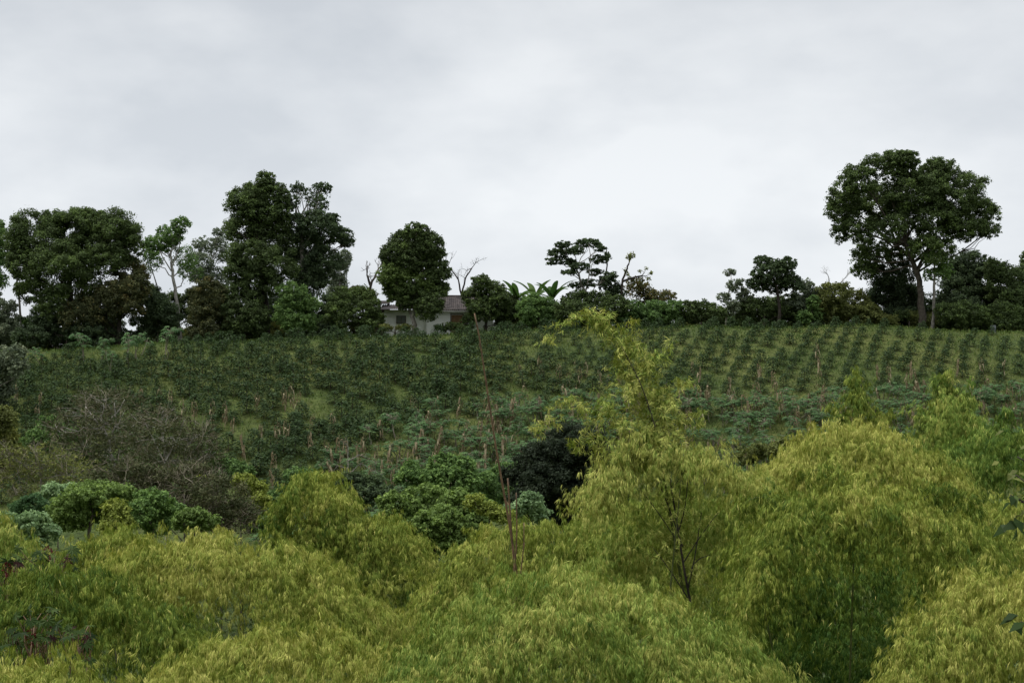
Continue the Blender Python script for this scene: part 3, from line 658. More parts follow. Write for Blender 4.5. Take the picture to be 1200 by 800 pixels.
# cassava
cas = []
for j in range(33):
    y = 209 - j * 1.45
    for i in range(-60, 60):
        x = i * 1.6 + (j % 2) * 1.0 + rf_.normal() * .3; yy = y + rf_.normal() * .4
        px, py = pix(x, yy, hz(x, yy))
        if not (-20 < px < 1230): continue
        lim = np.interp(px, [0, 250, 380, 480, 700, 850, 1000, 1200], [700, 645, 550, 490, 474, 478, 470, 468])
        if py < lim or py > np.interp(px, BX, BY) + 75: continue
        if rf_.random() < .2: continue
        h_ = rf_.uniform(1.1, 2.4); w_ = h_ * rf_.uniform(1.0, 1.3); cas.append((x, yy, h_, w_, rf_.uniform(0, 6.28), int(rf_.integers(0, 6))))
cas.sort(key=lambda c: c[1] / c[2]); rest = Geo()
for k, (x, y, h_, w_, rz, v) in enumerate(cas):
    if k < 285:
        place('cassava_plant', KM[v], x, y, (w_, w_, h_), rz, 'blue-green cassava plant among dry maize stalks below the coffee rows', 'cassava plant', 'cassava plants among the maize')
    else:
        rest.put(KG[v], x, y, w_, h_, rz)
if rest.n: tag(rest.build('cassava_field', [LM['cassava'], BM['stem']]), 'farther small cassava plants bordering the coffee rows', 'cassava plants', kind='stuff')
for (px, y, h_) in ((97,222,3.4),(118,223,2.6),(148,221,3.3),(160,223,2.8),(194,221,3.6),(130,219,2.4),(50,220,2.4)):
    x = (px - 600) * y / F
    place('cassava_plant', KM[int(rf_.integers(0, 6))], x, y, (h_ * .9, h_ * .9, h_), px, 'tall pale cassava plant standing at the edge of the dark shrubs', 'cassava plant', 'tall cassava plants by the shrubs')
# dry maize
nm = 0
mz = [(43,222+0),]
def maize(px, y, h_):
    x = (px - 600) * y / F
    place('dry_maize_stalk', MM[int(rf_.integers(0, 6))], x, y, (h_ * .85, h_ * .85, h_), rf_.uniform(0, 6.28), 'dry tan maize stalk with hanging leaves among green plants', 'maize stalk', 'dry maize stalks on the hillside', (rf_.normal() * .10, rf_.normal() * .10))
def y_at(px, py):
    ys_ = np.linspace(165, 231, 400); xs_ = (px - 600) * ys_ / F; zs = height(xs_, ys_); pp = HY - (zs - CZ) * F / ys_
    return float(ys_[np.argmin(np.abs(pp - py))])
for (px, py) in ((18,474),(45,484),(45,502),(168,482),(186,482),(201,478),(213,490),(228,496),(248,496),(264,502),(271,514),(300,484),(334,482),(343,478),(347,482),(305,520),(325,526),(336,524),(365,510),(391,514),(364,534),
                 (321,576),(322,560),(321,620),(286,540),(385,540),(958,430),(960,444),(1067,448),(1180,500),(1190,505),(1186,520),(1100,490)):
    maize(px, y_at(px, py), rf_.uniform(1.9, 2.6)); nm += 1
for k in rf_.permutation(len(cas))[:230]:
    c = cas[int(k)]; px = 600 + (c[0] + .8) * F / c[1]
    if px > 380: maize(px, c[1] + rf_.normal() * .4, rf_.uniform(2.1, 3.1))
for i in range(26): px = rf_.uniform(560, 1190); maize(px, y_at(px, rf_.uniform(440, 462)), rf_.uniform(1.6, 2.2))
# grass between the rows
r = seeded(8, 8); k = 60000
gx, gy = r.uniform(-64, 64, k), r.uniform(178, 236, k); gz_ = height(gx, gy)
keep = np.abs(gx) < gy * .28; gx, gy, gz_ = gx[keep], gy[keep], gz_[keep]; k = len(gx)
gg = Geo(); d = unit(np.stack([r.normal(size=k) * .45, r.normal(size=k) * .45, np.ones(k)], 1))
pt = np.sin(gx * .11 + 1) * np.sin(gy * .15) * .22 + .38 + .12 * (gx > 38)
gg.leaves(np.stack([gx, gy, gz_ - .03], 1), d, unit(r.normal(size=(k, 3)) * [1, 1, .2]), r.uniform(.25, .55, k), r.uniform(.06, .13, k), .25, np.clip(pt + .22 * r.normal(size=k), 0, 1))
tag(gg.build('grass', LM['grass']), 'rough green grass growing between the coffee rows', 'grass', kind='stuff')

# ------------------------------------------------------------------ trees and scrub at the foot of the field
FOOT = 'trees at the foot of the field'
tree('broadleaf_tree', 'pale grey-green tree at the left edge below the ridge', 205, [(14,418,18,14),(6,438,18,16),(-14,425,20,22),(22,432,12,9,.7),(0,460,20,16,.9,.2)], [(-4,500),(-2,440)], 2, 'grey', 'grey', tint=.35, ln=.28, group=FOOT)
tree('broadleaf_tree', 'dark shadowy tree at the left edge below the pale grey-green one', 160, [(6,490,16,14,1,.2),(2,515,20,16,1,.9),(-14,500,20,22),(16,528,14,12,1,.6),(-4,545,24,20)], [(-8,600),(-6,520)], 3, 'olive', 'dark', tint=.3, ln=.24, group=FOOT)
def dry_tree(label, D, lobes, trunk, tr, seed, dens=.12, bark='pale', extra=()):
    t = tree('dry_tree', label, D, lobes, trunk, tr, 'dry' if bark != 'grey' else 'olive', bark, .20, dens, .40, group='dry brown trees at the foot of the field', twigs=12, tint=.4, extra=extra, twr=.028, wdr=.5)
    r = seeded(seed, D); s = D / F; geo = Geo()
    for l in lobes:
        k = int(l[2] * l[3] * .38)
        u = rand_dirs(r, k); P = W(l[0], l[1], D) + u * np.array([l[2] * s, l[2] * s * .8, l[3] * s]) * r.random((k, 1)) ** .4
        d = unit(u + np.array([0, 0, .3]) + .7 * r.normal(size=(k, 3)))
        geo.leaves(P, d, rand_dirs(r, k), r.uniform(.4, 1.1, k), .035, .1)
    tips = []
    for l in lobes[:4]:
        bg_ = Geo(); branching(bg_, r, W(l[0] + r.normal() * 4, l[1] + l[3] * .9, D - .8), unit(np.array([r.normal() * .5, -.2, 1.])), l[3] * 1.0 * s, .045, 3, .55, .2, (2, 3), tips)
        bg_.build('branch', BM['stem'], t, smooth=True)
    geo.build('twigs', BM['twig'], t)
dry_tree('dry brown tree with pale forked trunk, topmost of the bare thicket', 152, [(125,468,42,12),(101,484,34,15),(135,500,40,18),(95,520,36,18),(66,500,20,14,.6),(140,530,40,18)], [(142,590),(137,560),(126,515),(117,488)], 2.0, 1, extra=[([(126,515),(112,492),(100,476)],1.3),([(128,520),(136,495),(134,472)],1.2),([(121,500),(140,480),(146,468)],1)])
dry_tree('dry brown tree with dense twiggy crown beside the pale forked trunk', 146, [(189,490,36,15),(190,512,46,18),(195,540,48,20),(232,510,22,16),(240,535,24,18)], [(196,600),(196,560),(192,520)], 1.8, 2, extra=[([(194,545),(180,515),(170,495)],1),([(194,540),(210,510),(216,492)],1)])
dry_tree('dull brown tree low at the left edge above the green trees', 140, [(50,540,42,18),(22,562,32,20),(84,556,40,18),(10,535,20,14)], [(48,620),(48,560)], 1.8, 3, bark='grey')
dry_tree('dark brown leafy thicket tree leaning over the long bamboo arch', 132, [(150,560,44,20),(216,566,42,24),(257,582,30,24),(240,606,40,18),(280,606,24,20),(176,590,40,18)], [(216,650),(216,590)], 2, 4, bark='brown', dens=.42)
bush('shrub', 'green bush showing through the gaps of the brown thicket', 156, [(60,500,16,12),(84,512,16,10),(44,516,16,12),(150,540,22,13),(112,536,20,12),(176,556,20,12)], 'green', ln=.2, tint=.3)
bush('shrub', 'dull green bush in the brown thicket below the dry maize stalks', 150, [(236,532,18,12),(262,548,18,14),(286,552,14,10),(250,562,22,12)], 'green', ln=.2, tint=.2)
bush('shrub', 'yellow-green bush beside the dry maize and the brown thicket', 138, [(286,566,15,11),(300,576,14,12),(237,562,7,5,.8),(306,590,12,12,.8)], 'yellow', ln=.2, tint=.25)
bush('shrub', 'small dark bush with slim leaves behind the plumed bamboo', 142, [(318,590,14,14),(310,612,20,14),(338,596,14,12)], 'green', ln=.2, tint=.2)
GL = 'green trees behind the bamboo'
tree('feathery_tree', 'bright green feathery tree with flat top behind the bamboo arch', 104, [(118,574,36,9),(98,584,24,11),(140,584,22,10),(80,596,26,14),(112,600,32,14),(76,612,26,12)], [(105,680),(105,620),(108,590)], 2.2, 'bright', 'brown', ln=.17, rc=.42, tint=.35, group=GL)
bush('shrub', 'pale minty green bush peeping over the bright feathery tree', 108, [(66,576,16,9),(54,584,12,8),(84,574,10,7)], 'pale', ln=.17, tint=.5, cat='tree')
bush('shrub', 'bluish dark bush at the left behind the pale bush', 106, [(36,592,17,12),(24,600,16,12),(46,606,14,12)], 'cassava', ln=.16, tint=.1)
bush('shrub', 'pale green bush with large rounded leaves at the left, low beside the bamboo', 98, [(38,612,18,12),(28,626,22,14),(52,628,18,14),(10,612,12,12)], 'pale', ln=.2, tint=.25)
tree('small_tree', 'yellowish round little tree between the two green trees', 100, [(134,598,16,13),(140,612,18,12),(128,618,14,10)], [(136,680),(136,620)], 1.4, 'yellow', 'brown', ln=.15, tint=.2, group=GL)
tree('small_tree', 'green tree sprinkled with reddish new leaves behind the bamboo arch', 102, [(178,586,24,12),(192,598,22,13),(164,600,18,13),(184,614,26,12)], [(180,690),(180,615)], 1.8, 'green', 'brown', ln=.16, tint=.55, group=GL)
bush('shrub', 'fresh green low bush at the far end of the bamboo arch', 99, [(226,604,16,8),(240,610,16,9),(216,614,14,10)], 'bright', ln=.16, tint=.25)
tree('round_tree', 'round mid-green tree with dense leaf rosettes in the middle of the photo', 96,
     [(466,592,22,16),(500,584,30,15),(538,590,26,15),(562,600,20,15),(480,612,34,18),(520,612,36,18),(552,618,24,18),(500,636,32,16),(455,612,16,14),(478,640,28,18),(530,640,20,16)],
     [(508,720),(508,640),(508,610)], 3.2, 'bright', 'brown', ln=.17, rc=.26, dens=1.15, tint=.30, group=GL)
tree('broadleaf_tree', 'dark green tree right behind the round mid-green tree', 128, [(520,544,18,12),(540,548,18,14),(526,560,26,14),(508,558,14,12),(548,566,14,12)], [(528,640),(528,570)], 2, 'green', 'brown', ln=.2, tint=.5, group=GL)
bush('shrub', 'small round dark bush beside the dark green tree', 130, [(482,548,12,9),(478,560,14,11),(492,560,10,9)], 'green', ln=.18, tint=.45)
tree('dark_tree', 'broad blackish fine-leaved tree beside the tall feathery bamboo', 118, [(668,512,26,16),(690,520,22,18),(650,534,30,18),(690,548,36,22),(652,562,36,22),(612,560,22,16,.9),(694,580,36,22),(660,596,40,22),(718,560,22,22),(722,592,24,20),(596,556,12,9,.8),(632,538,26,18),(622,584,26,18),(640,566,26,22)],
     [(672,680),(672,600),(670,550)], 3.4, 'black', 'dark', ln=.15, rc=.34, dens=.9, tint=.5, group=GL)
bush('shrub', 'soft pale green bush at the foot of the blackish tree', 92, [(620,588,13,10),(608,598,16,11),(630,604,14,12)], 'pale', ln=.15, tint=.15)
bush('shrub', 'yellowish leafy bush between the round tree and the reddish cane', 90, [(556,588,12,8,.8),(574,598,14,9,.9),(590,606,12,9)], 'yellow', ln=.14, tint=.1)
bare_tree('bare_tree', 'small whitish bare tree with level branches before the maize', 140, [[(408,575),(408,552),(408,524)],[(408,556),(422,543),(438,552)],[(408,552),(396,545),(386,556)],[(408,540),(420,532),(432,537)]], 20, None, 'grey', 2, 8, .028, FOOT)
bush('shrub', 'dull green scrub below the small whitish bare tree', 136, [(410,566,18,12),(436,568,16,12),(424,580,22,12),(452,580,12,12)], 'deep', ln=.2, tint=.6)
bush('shrub', 'olive scrub patch between the cassava and the bamboo crowns', 110, [(898,528,18,9),(920,524,16,10),(876,534,14,10)], 'olive', ln=.16, tint=.25)
bush('shrub', 'dull green thicket between the dark green tree and the blackish tree', 150, [(560,566,22,14),(596,556,22,14),(580,584,28,16),(618,578,24,16),(640,590,24,16)], 'green', ln=.2, tint=.3)
bush('shrub', 'bushy green thicket left of the small whitish bare tree', 148, [(352,560,20,12),(374,572,22,14),(340,580,20,14),(392,586,22,14)], 'green', ln=.2, tint=.25)
# undergrowth over the valley floor
r = seeded(15, 15); k = 4200
ux, uy = r.uniform(-46, 46, k), r.uniform(33, 172, k); keep = np.abs(ux) < uy * .29 + 2; ux, uy = ux[keep], uy[keep]; k = len(ux)
C = np.stack([ux, uy, height(ux, uy) + r.uniform(.2, 1.6, k)], 1); ug = Geo()
clump_leaves(ug, r, C, r.uniform(.8, 1.7, k), 60, .34, .18, np.clip(.35 + .25 * r.normal(size=k), 0, 1))
tag(ug.build('undergrowth', LM['dark']), 'dense dark undergrowth covering the valley floor', 'undergrowth', kind='stuff')

# ------------------------------------------------------------------ bamboo
def fronds(geo, r, B, n, ln, leaves_per, lsize, droop=.9, tint=None, inner=.1, hang=1.0):
    """arching twigs from B along n, hung with narrow leaves"""
    k = len(B); c_ = 7; nd = max(3, leaves_per // c_); m_ = nd * c_        # leaf fans of seven at each node of the twig
    d0 = unit(n * .8 + .55 * r.normal(size=(k, 3)) + np.array([0, 0, .25]))
    ln = ln * r.uniform(.6, 1.25, k)
    sn = (inner + (1 - inner) * (np.arange(nd)[None, :] + r.random((k, nd))) / nd)
    Pn = B[:, None] + d0[:, None] * (sn * ln[:, None])[..., None]
    Pn[..., 2] -= droop * .55 * sn ** 2 * ln[:, None]
    Pn = Pn + r.normal(size=Pn.shape) * .075 * (lsize / .16)
    Tn = unit(d0[:, None] - np.array([0, 0, 1.]) * (droop * 1.1 * sn)[..., None])
    cd = unit(Tn * .55 + np.array([0, 0, -1.25 * hang]) + (.26 if hang > .8 else .5) * r.normal(size=Pn.shape))
    P = np.repeat(Pn, c_, 1) + r.normal(size=(k, m_, 3)) * .022 * (lsize / .16)
    ld = unit(np.repeat(cd, c_, 1) + (.20 if hang > .8 else .36) * r.normal(size=P.shape))
    nr = .45 * r.normal(size=P.shape) + n[:, None] * 1.1 + np.array([0, 0, .5])
    a = (tint if tint is not None else np.full(k, .42))[:, None] + np.repeat(.08 * r.normal(size=(k, nd)), c_, 1) + .11 * r.normal(size=(k, m_))
    a = np.clip(a, 0, .86)
    a = np.where(r.random((k, m_)) < .015, 1.0, a)
    sz = lsize * (.65 + .7 * r.random((k, m_)))
    geo.leaves(P.reshape(-1, 3), ld.reshape(-1, 3), nr.reshape(-1, 3), sz.ravel(), (sz * .105).ravel(), .18, a.ravel())
def resample(pts, k):
    pts = np.asarray(pts, float); L_ = np.concatenate([[0], np.cumsum(np.linalg.norm(np.diff(pts[:, :3], axis=0), axis=1))])
    t_ = np.linspace(0, L_[-1], k); return np.stack([np.interp(t_, L_, pts[:, i]) for i in range(pts.shape[1])], 1), L_[-1]
def smooth_line(pts, it=2):
    p = np.asarray(pts, float)
    for _ in range(it):
        q_ = np.empty((2 * len(p) - 2, p.shape[1])); q_[0::2] = .75 * p[:-1] + .25 * p[1:]; q_[1::2] = .25 * p[:-1] + .75 * p[1:]
        p = np.vstack([p[:1], q_, p[-1:]])
    return p
def bamboo(label, D, mounds=(), plumes=(), culms=(), leaf='bamboo', dens=1.0, tint=.40, canes='culm', seed=0, twigs=(), poles=2.6):
    """mounds: (outline in photo pixels, drop in pixels[, depth m]); plumes: (axis pixels, radii pixels)"""
    r = seeded(D, seed, len(mounds), 5); s = D / F
    allp = [p for m_ in mounds for p in m_[0]] + [p for p_ in plumes for p in p_[0]]
    cxp = np.mean([p[0] for p in allp]); x0 = (cxp - 600) * s; base = np.array([x0, D, hz(x0, D)])
    t = thing('bamboo_clump', label, 'bamboo', base, 'bamboo clumps in the valley')
    fo = Geo(); lf = .138 * (D / 42) ** .5; n_leaf = 98
    per_m2 = 33 * dens * (42 / D) ** .9
    cg = Geo()
    for mi, md in enumerate(mounds):
        out, drop = md[0], md[1] * s * .60; depth = .62 * (md[2] if len(md) > 2 else min(2.6, .55 * drop + .8))
        ol = smooth_line(out); line, Lm = resample(np.array([W(p[0], p[1] + 3, D) for p in ol]), 200)
        area = Lm * (drop + depth) * 1.05
        k = int(area * per_m2)
        u = r.random(k); v = r.random(k) ** 1.1; back = r.random(k) < .25
        # tufts: each frond belongs to the nearest of some bulging centres
        nt_ = max(4, int(area * .7)); cu, cv = r.random(nt_), r.random(nt_) ** 1.1; ct = .08 * r.normal(size=nt_)
        du = (u[:, None] - cu[None]) * Lm; dv = (v[:, None] - cv[None]) * (drop + depth) * .8
        dist = np.sqrt(du ** 2 + dv ** 2); ni = dist.argmin(1); dm = dist.min(1)
        bulge = .32 * np.clip(1 - (dm / .85) ** 2, -.9, 1) * (D / 45) ** .5
        P = np.stack([np.interp(u, np.linspace(0, 1, 200), line[:, i]) for i in range(3)], 1)
        ph = v * 2.15
        sg = np.where(back, 1.0, -1.0)
        P[:, 1] += sg * depth * np.sin(ph); P[:, 2] -= drop * (1 - np.cos(ph)) / 1.547
        tan = np.gradient(line, axis=0); tn = np.stack([np.interp(u, np.linspace(0, 1, 200), tan[:, i]) for i in range(3)], 1)
        nrm = np.stack([np.zeros(k), sg * np.sin(ph) * (drop * .65 + .2), np.cos(ph) * depth], 1); nrm = unit(nrm)
        end = (np.abs(u - .5) * 2) ** 4; sx = unit(tn) * (np.sign(u - .5) * end)[:, None]
        nrm = unit(nrm + .8 * sx)
        P += nrm * (bulge - .42 + .15 * r.normal(size=k))[:, None]
        tt = np.clip(tint + ct[ni] + .10 * r.normal(size=k) + .05, 0, .8)
        fronds(fo, r, P, nrm, .76 * (D / 45) ** .4, n_leaf, lf, 1.35, tt)
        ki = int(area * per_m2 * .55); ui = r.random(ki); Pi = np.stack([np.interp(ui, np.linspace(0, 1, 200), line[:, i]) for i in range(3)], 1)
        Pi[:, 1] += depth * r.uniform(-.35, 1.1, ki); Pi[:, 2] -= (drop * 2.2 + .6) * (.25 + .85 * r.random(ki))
        fronds(fo, r, Pi, unit(r.normal(size=(ki, 3))), .8 * (D / 45) ** .4, 30, lf, 1.0, np.full(ki, max(0, tint - .2)))  # inner fronds tinted darker: interior shade put into the leaf colour
        # loose tips standing out along the top
        kt = int(Lm * 5); ut = r.random(kt); Pt = np.stack([np.interp(ut, np.linspace(0, 1, 200), line[:, i]) for i in range(3)], 1)
        Pt[:, 1] += r.normal(size=kt) * .4; Pt[:, 2] -= .25
        fronds(fo, r, Pt, unit(np.array([0, 0, 1.]) + .5 * r.normal(size=(kt, 3))), .8 * (D / 45) ** .4, 26, lf, .9, np.full(kt, tint + .08), .3)
        kt = int(Lm * 3.0) + 1; ut = r.random(kt); Pt = np.stack([np.interp(ut, np.linspace(0, 1, 200), line[:, i]) for i in range(3)], 1)
        Pt[:, 1] += r.normal(size=kt) * .6 - .2; Pt[:, 2] -= .35 + .5 * r.random(kt)
        fronds(fo, r, Pt, unit(np.array([0, -.25, .75]) + .75 * r.normal(size=(kt, 3))), 1.75 * (D / 45) ** .4, 84, lf, 1.0, np.full(kt, tint + .1), .3, .85)
        nq = max(1, int(Lm / poles))
        for qi in range(nq):
            f = (qi + .5) / nq; top = line[int(f * 199)] + np.array([0, r.normal() * .4, -.35])
            foot = np.array([x0 + (top[0] - x0) * .35 + r.normal() * .3, D + r.normal() * .7, 0]); foot[2] = hz(foot[0], foot[1]) - .2
            mid = foot * .4 + top * .6; mid[0] -= (top[0] - x0) * .25
            cg.tube(smooth_line([foot, mid, top], 2), [.04, .026, .010], 6)
    for pi, pl in enumerate(plumes):
        ax, rd = pl[:2]; pd = pl[2] if len(pl) > 2 else 1.0; fl = len(pl) > 2
        al = smooth_line(ax); line, Lm = resample(np.array([W(p[0], p[1], D + (p[2] if len(p) > 2 else 0)) for p in al]), 120)
        R = np.interp(np.linspace(0, 1, 120), np.linspace(0, 1, len(rd)), np.array(rd) * s)
        k = int(Lm * 2 * math.pi * R.mean() * per_m2 * .42 * pd) + 8
        pr = np.cumsum(R + .05); u = np.interp(r.random(k), pr / pr[-1], np.linspace(0, 1, 120))
        P = np.stack([np.interp(u, np.linspace(0, 1, 120), line[:, i]) for i in range(3)], 1); Rk = np.interp(u, np.linspace(0, 1, 120), R)
        tan = unit(np.gradient(line, axis=0)); tn = np.stack([np.interp(u, np.linspace(0, 1, 120), tan[:, i]) for i in range(3)], 1)
        rad = unit(np.cross(tn, r.normal(size=(k, 3))))
        n_ = unit(rad + .45 * tn + np.array([0, 0, .2]))
        P = P + rad * (Rk * r.random(k) * .55)[:, None]
        nt_ = max(3, int(Lm * 1.5)); ci = np.clip((u * nt_).astype(int), 0, nt_ - 1); ct = .12 * r.normal(size=nt_)
        for f0 in range(4):
            ss = slice(f0, None, 4); lnk = np.maximum(.2, Rk[ss] * (.35 + 1.1 * r.random(len(P[ss])) ** 2.2))
            fronds(fo, r, P[ss], n_[ss], lnk, n_leaf // 2, lf, .55 if fl else .9, np.clip(tint + ct[ci[ss]] + .1 * r.normal(size=len(P[ss])), 0, .8), .1, .45 if fl else .9)
        foot = np.array([line[0][0], D, hz(line[0][0], D) - .2])
        if pi == 0 and (fl or not mounds): cg.tube(np.vstack([[foot], smooth_line(line[::17], 1)]), [.045, .035, .022, .010, .006], 6)
        else: cg.tube(line[::10], [.014, .009, .004], 5)
    for (pts, rp) in culms:
        P = smooth_line(np.array([W(p[0], p[1], D + (p[2] if len(p) > 2 else 0)) for p in pts])); cg.tube(P, [rp * s, rp * s * .45], 6)
    fo.build('foliage', LM[leaf], t)
    cg.build('culms', BM[canes], t, smooth=True)
    if twigs:
        tg = Geo()
        for (pts, rp) in twigs:
            P = smooth_line(np.array([W(p[0], p[1], D + (p[2] if len(p) > 2 else 0)) for p in pts])); tg.tube(P, [rp * s, rp * s * .4], 6)
        tg.build('branch', BM['dark'], t, smooth=True)
    return t

bamboo('wide bamboo mound spilling over the bottom edge in the middle', 38, [([(425,815),(470,765),(540,706),(620,670),(700,668),(780,702),(860,748),(960,815)], 190, 3.4)], leaf='bamboo2', seed=1, tint=0.6)
bamboo('flat bamboo mound at the bottom edge below the long arch', 39.5, [([(105,820),(170,776),(250,750),(330,734),(420,743),(480,774),(520,820)], 130, 2.6)], seed=2, tint=0.64)
bamboo('bamboo tuft filling the bottom left corner', 37, [([(-50,790),(0,757),(40,752),(85,768),(120,815)], 90, 2.2)], seed=3, tint=0.6)
bamboo('long bamboo arch sweeping down to the right, left of the plumed clump', 51, [([(85,700),(150,642),(220,620),(290,623),(360,645),(420,680),(475,735)], 120, 3.0)], seed=4, tint=0.58)
bamboo('bamboo slope at the left edge below the long arch', 45, [([(-40,690),(20,670),(90,672),(165,688),(225,720),(262,775)], 105, 2.4)], seed=5, tint=0.24)  # low tint paints this mound's shading into its leaves for contrast
bamboo('pale bamboo sprig leaning in at the left edge', 62, [([(-40,600),(-10,596),(14,606),(36,640),(44,680)], 60, 1.6)], seed=6, leaf='bamboo2', tint=0.65)
bamboo('little bamboo top just above the beginning of the long arch', 58, [([(70,650),(92,616),(125,606),(150,618),(170,650)], 60, 1.8)], seed=7, tint=0.46)
bamboo('plumed bamboo clump with several stacked round tops left of the centre', 68,
       [([(322,610),(332,575),(355,552),(382,552),(405,572),(418,605)], 55, 1.8), ([(345,650),(365,615),(400,600),(430,612),(450,650)], 60, 2.2), ([(415,640),(440,606),(468,600),(498,640)], 50, 1.8),
        ([(330,700),(370,655),(420,645),(470,660),(500,650),(505,690)], 60, 2.2)], plumes=[([(372,640),(368,590),(366,556)], (34,26,8)), ([(480,665),(500,650),(512,655)], (12,14,6))], seed=8, tint=0.46)
bamboo('bamboo crown behind the reddish canes, arching left and right', 57, [([(492,715),(515,660),(560,627),(620,614),(670,622),(720,612),(770,620),(815,660)], 110, 3.0)], seed=9, tint=0.5)
bamboo('tall feathery bamboo leaning over the field with a drooping tip', 50,
       [([(690,575),(715,530),(765,508),(830,514),(880,538),(905,585)], 62, 1.6)],
       plumes=[([(800,690),(785,600),(770,510),(752,448),(724,398),(694,370)], (42,52,60,46,30,10), .8), ([(722,396),(694,366),(664,374),(646,396),(634,424)], (14,11,6,4,2), .7),
               ([(760,470),(738,440),(722,420)], (20,13,4), .7), ([(768,510),(800,492),(828,490)], (24,16,5), .7), ([(748,440),(772,414),(788,404)], (17,12,3), .7), ([(738,420),(742,395),(746,374)], (15,10,3), .7),
               ([(762,480),(790,462),(806,444)], (20,13,4), .7), ([(770,530),(730,495),(688,474),(652,478),(628,500)], (34,32,26,15,4), .6), ([(760,545),(722,520),(690,512),(668,524)], (30,24,16,5), .75),
               ([(720,540),(705,570),(712,600)], (14,12,8), .7)],
       leaf='bamboo2', dens=.85, seed=10, poles=9, tint=0.78,
       twigs=[([(797,640,-.5),(775,605,-.6),(752,575,-.5)], .8), ([(800,660,-.5),(826,620,-.6),(842,600,-.5)], .8), ([(806,700,-.5),(780,660,-.6),(764,640,-.5)], .8), ([(786,575,-.5),(800,555,-.6),(812,535,-.5)], .7), ([(812,720,-.4),(802,670,-.55),(793,610,-.55),(783,548,-.45)], 1.7), ([(806,690,-.5),(815,650,-.55),(822,600,-.5)], 1.0), ([(800,640,-.5),(786,600,-.55),(770,560,-.45)], 1.0), ([(796,620,-.5),(804,590,-.55),(806,560,-.5)], 0.9),
              ([(803,680,-.45),(816,655,-.55),(832,650,-.55)], 0.9), ([(768,500,-.9),(752,450,-.8),(728,405,-.6)], .8)])
bamboo('open leafy bamboo side in front of the dark forked branch', 51.5, [([(690,660),(735,615),(800,596),(850,590),(900,600),(930,640),(940,700)], 190, 1.6)], leaf='bamboo2', dens=.75, seed=11, tint=0.58)
bamboo('biggest round bamboo crown on the right with deep shade below', 44, [([(852,680),(878,612),(915,574),(950,566),(1000,548),(1050,552),(1085,580),(1130,606),(1165,670)], 150, 2.8)], plumes=[([(960,640),(915,585),(880,580),(862,604)], (30,30,22,8)), ([(1040,620),(1095,572),(1135,580),(1152,612)], (30,28,20,8)), ([(1000,620),(990,560),(960,545),(940,562)], (30,26,18,8))], seed=12, tint=0.4)
bamboo('low bamboo skirt in the shade under the biggest crown', 47, [([(850,820),(900,765),(980,738),(1050,745),(1100,800)], 130, 2)], leaf='bamboo2', seed=13, tint=0.05)  # darkest leaf tint: shade below the crown is painted into the colour
bamboo('bamboo crown behind the biggest one, below the pointed plume', 61, [([(882,590),(900,545),(930,514),(970,500),(1020,502),(1066,514),(1110,538),(1140,580)], 95, 2.4)], seed=14, tint=0.66)
bamboo('pointed bamboo plume rising against the coffee rows', 76, [([(974,520),(990,500),(1006,490),(1026,498),(1046,514)], 45, 1.6)], plumes=[([(1007,530),(1006,480),(1002,434)], (42,33,5)),([(1012,505),(1032,486),(1046,480)],(16,12,5)),([(1000,505),(982,482),(972,474)],(16,11,4)),([(1004,470),(1003,445),(1001,428)],(18,11,2))], seed=15, tint=0.34)
bamboo('feathery twin-tipped bamboo plume right of the pointed one', 73, [([(1070,540),(1085,490),(1108,462),(1135,480),(1155,530)], 60, 1.8)], plumes=[([(1112,540),(1108,490),(1100,440)], (48,38,6)), ([(1125,520),(1132,470),(1138,444)], (28,20,4)), ([(1090,520),(1082,490),(1078,474)], (22,15,4)), ([(1112,480),(1113,455),(1110,436)], (20,14,3))], leaf='bamboo2', seed=16, tint=0.5)
bamboo('greener bamboo crown at the right edge under the twin-tipped plume', 67, [([(1050,570),(1105,520),(1170,502),(1240,515)], 100, 2.6)], plumes=[([(1165,540),(1172,505),(1182,478)], (34,24,5)), ([(1062,545),(1052,515),(1040,500)], (26,18,5))], leaf='bamboo2', seed=17, tint=.4)
bamboo('soft bamboo mound at the right edge in the middle distance', 55, [([(1070,640),(1115,592),(1170,582),(1245,592)], 110, 2.8)], seed=18, tint=0.52)
bamboo('bamboo mound at the bottom right corner', 40, [([(1035,800),(1065,725),(1110,688),(1160,668),(1250,672)], 170, 3.0)], seed=19, tint=0.64)
bamboo('dull bamboo crown in the gap between the middle mound and the blackish tree', 64, [([(660,640),(710,592),(770,572),(830,580),(890,625)], 130, 2.2)], seed=20, tint=0.4)
bamboo('bamboo crown mostly hidden behind the biggest crown', 51, [([(880,720),(940,655),(1010,632),(1080,618),(1130,630),(1165,660)], 170, 2.0)], leaf='bamboo2', dens=1.1, seed=21, tint=0.2)

# bare young canes
def cane(label, D, pts, rp, name='bamboo_cane'):
    s = D / F; P = smooth_line(np.array([W(p[0], p[1], D) for p in pts])); x0 = P[0][0]; base = np.array([x0, D, hz(x0, D)])
    P = np.vstack([[base - np.array([0, 0, .1])], P]); P, _ = resample(P, 60)
    t = thing(name, label, 'bamboo cane', base, 'bare bamboo canes')
    geo = Geo(); geo.tube(P, [rp * s * 1.3, rp * s * 1.2, rp * s * 1.0, rp * s * .6], 8)
    geo.build('culm', BM['red'], t, smooth=True)
    gn = Geo(); r = seeded(D, pts[0][0])
    for i in range(8, 58, 3):                                             # papery sheaths at the joints
        d = unit(P[i + 1] - P[i]); rr = rp * s * np.interp(i, [0, 59], [1.3, .45]); gn.tube([P[i] - d * .03, P[i], P[i] + d * .03], [rr * .9, rr * 1.45, rr * .9], 8)
        gn.leaves(np.array([P[i]]), np.array([d + .18 * r.normal(size=3)]), r.normal(size=(1, 3)), .22, .035, .05)
    gn.build('sheaths', bark_mat('dry sheath', (.12,.075,.045), (.26,.17,.10), 8), t)
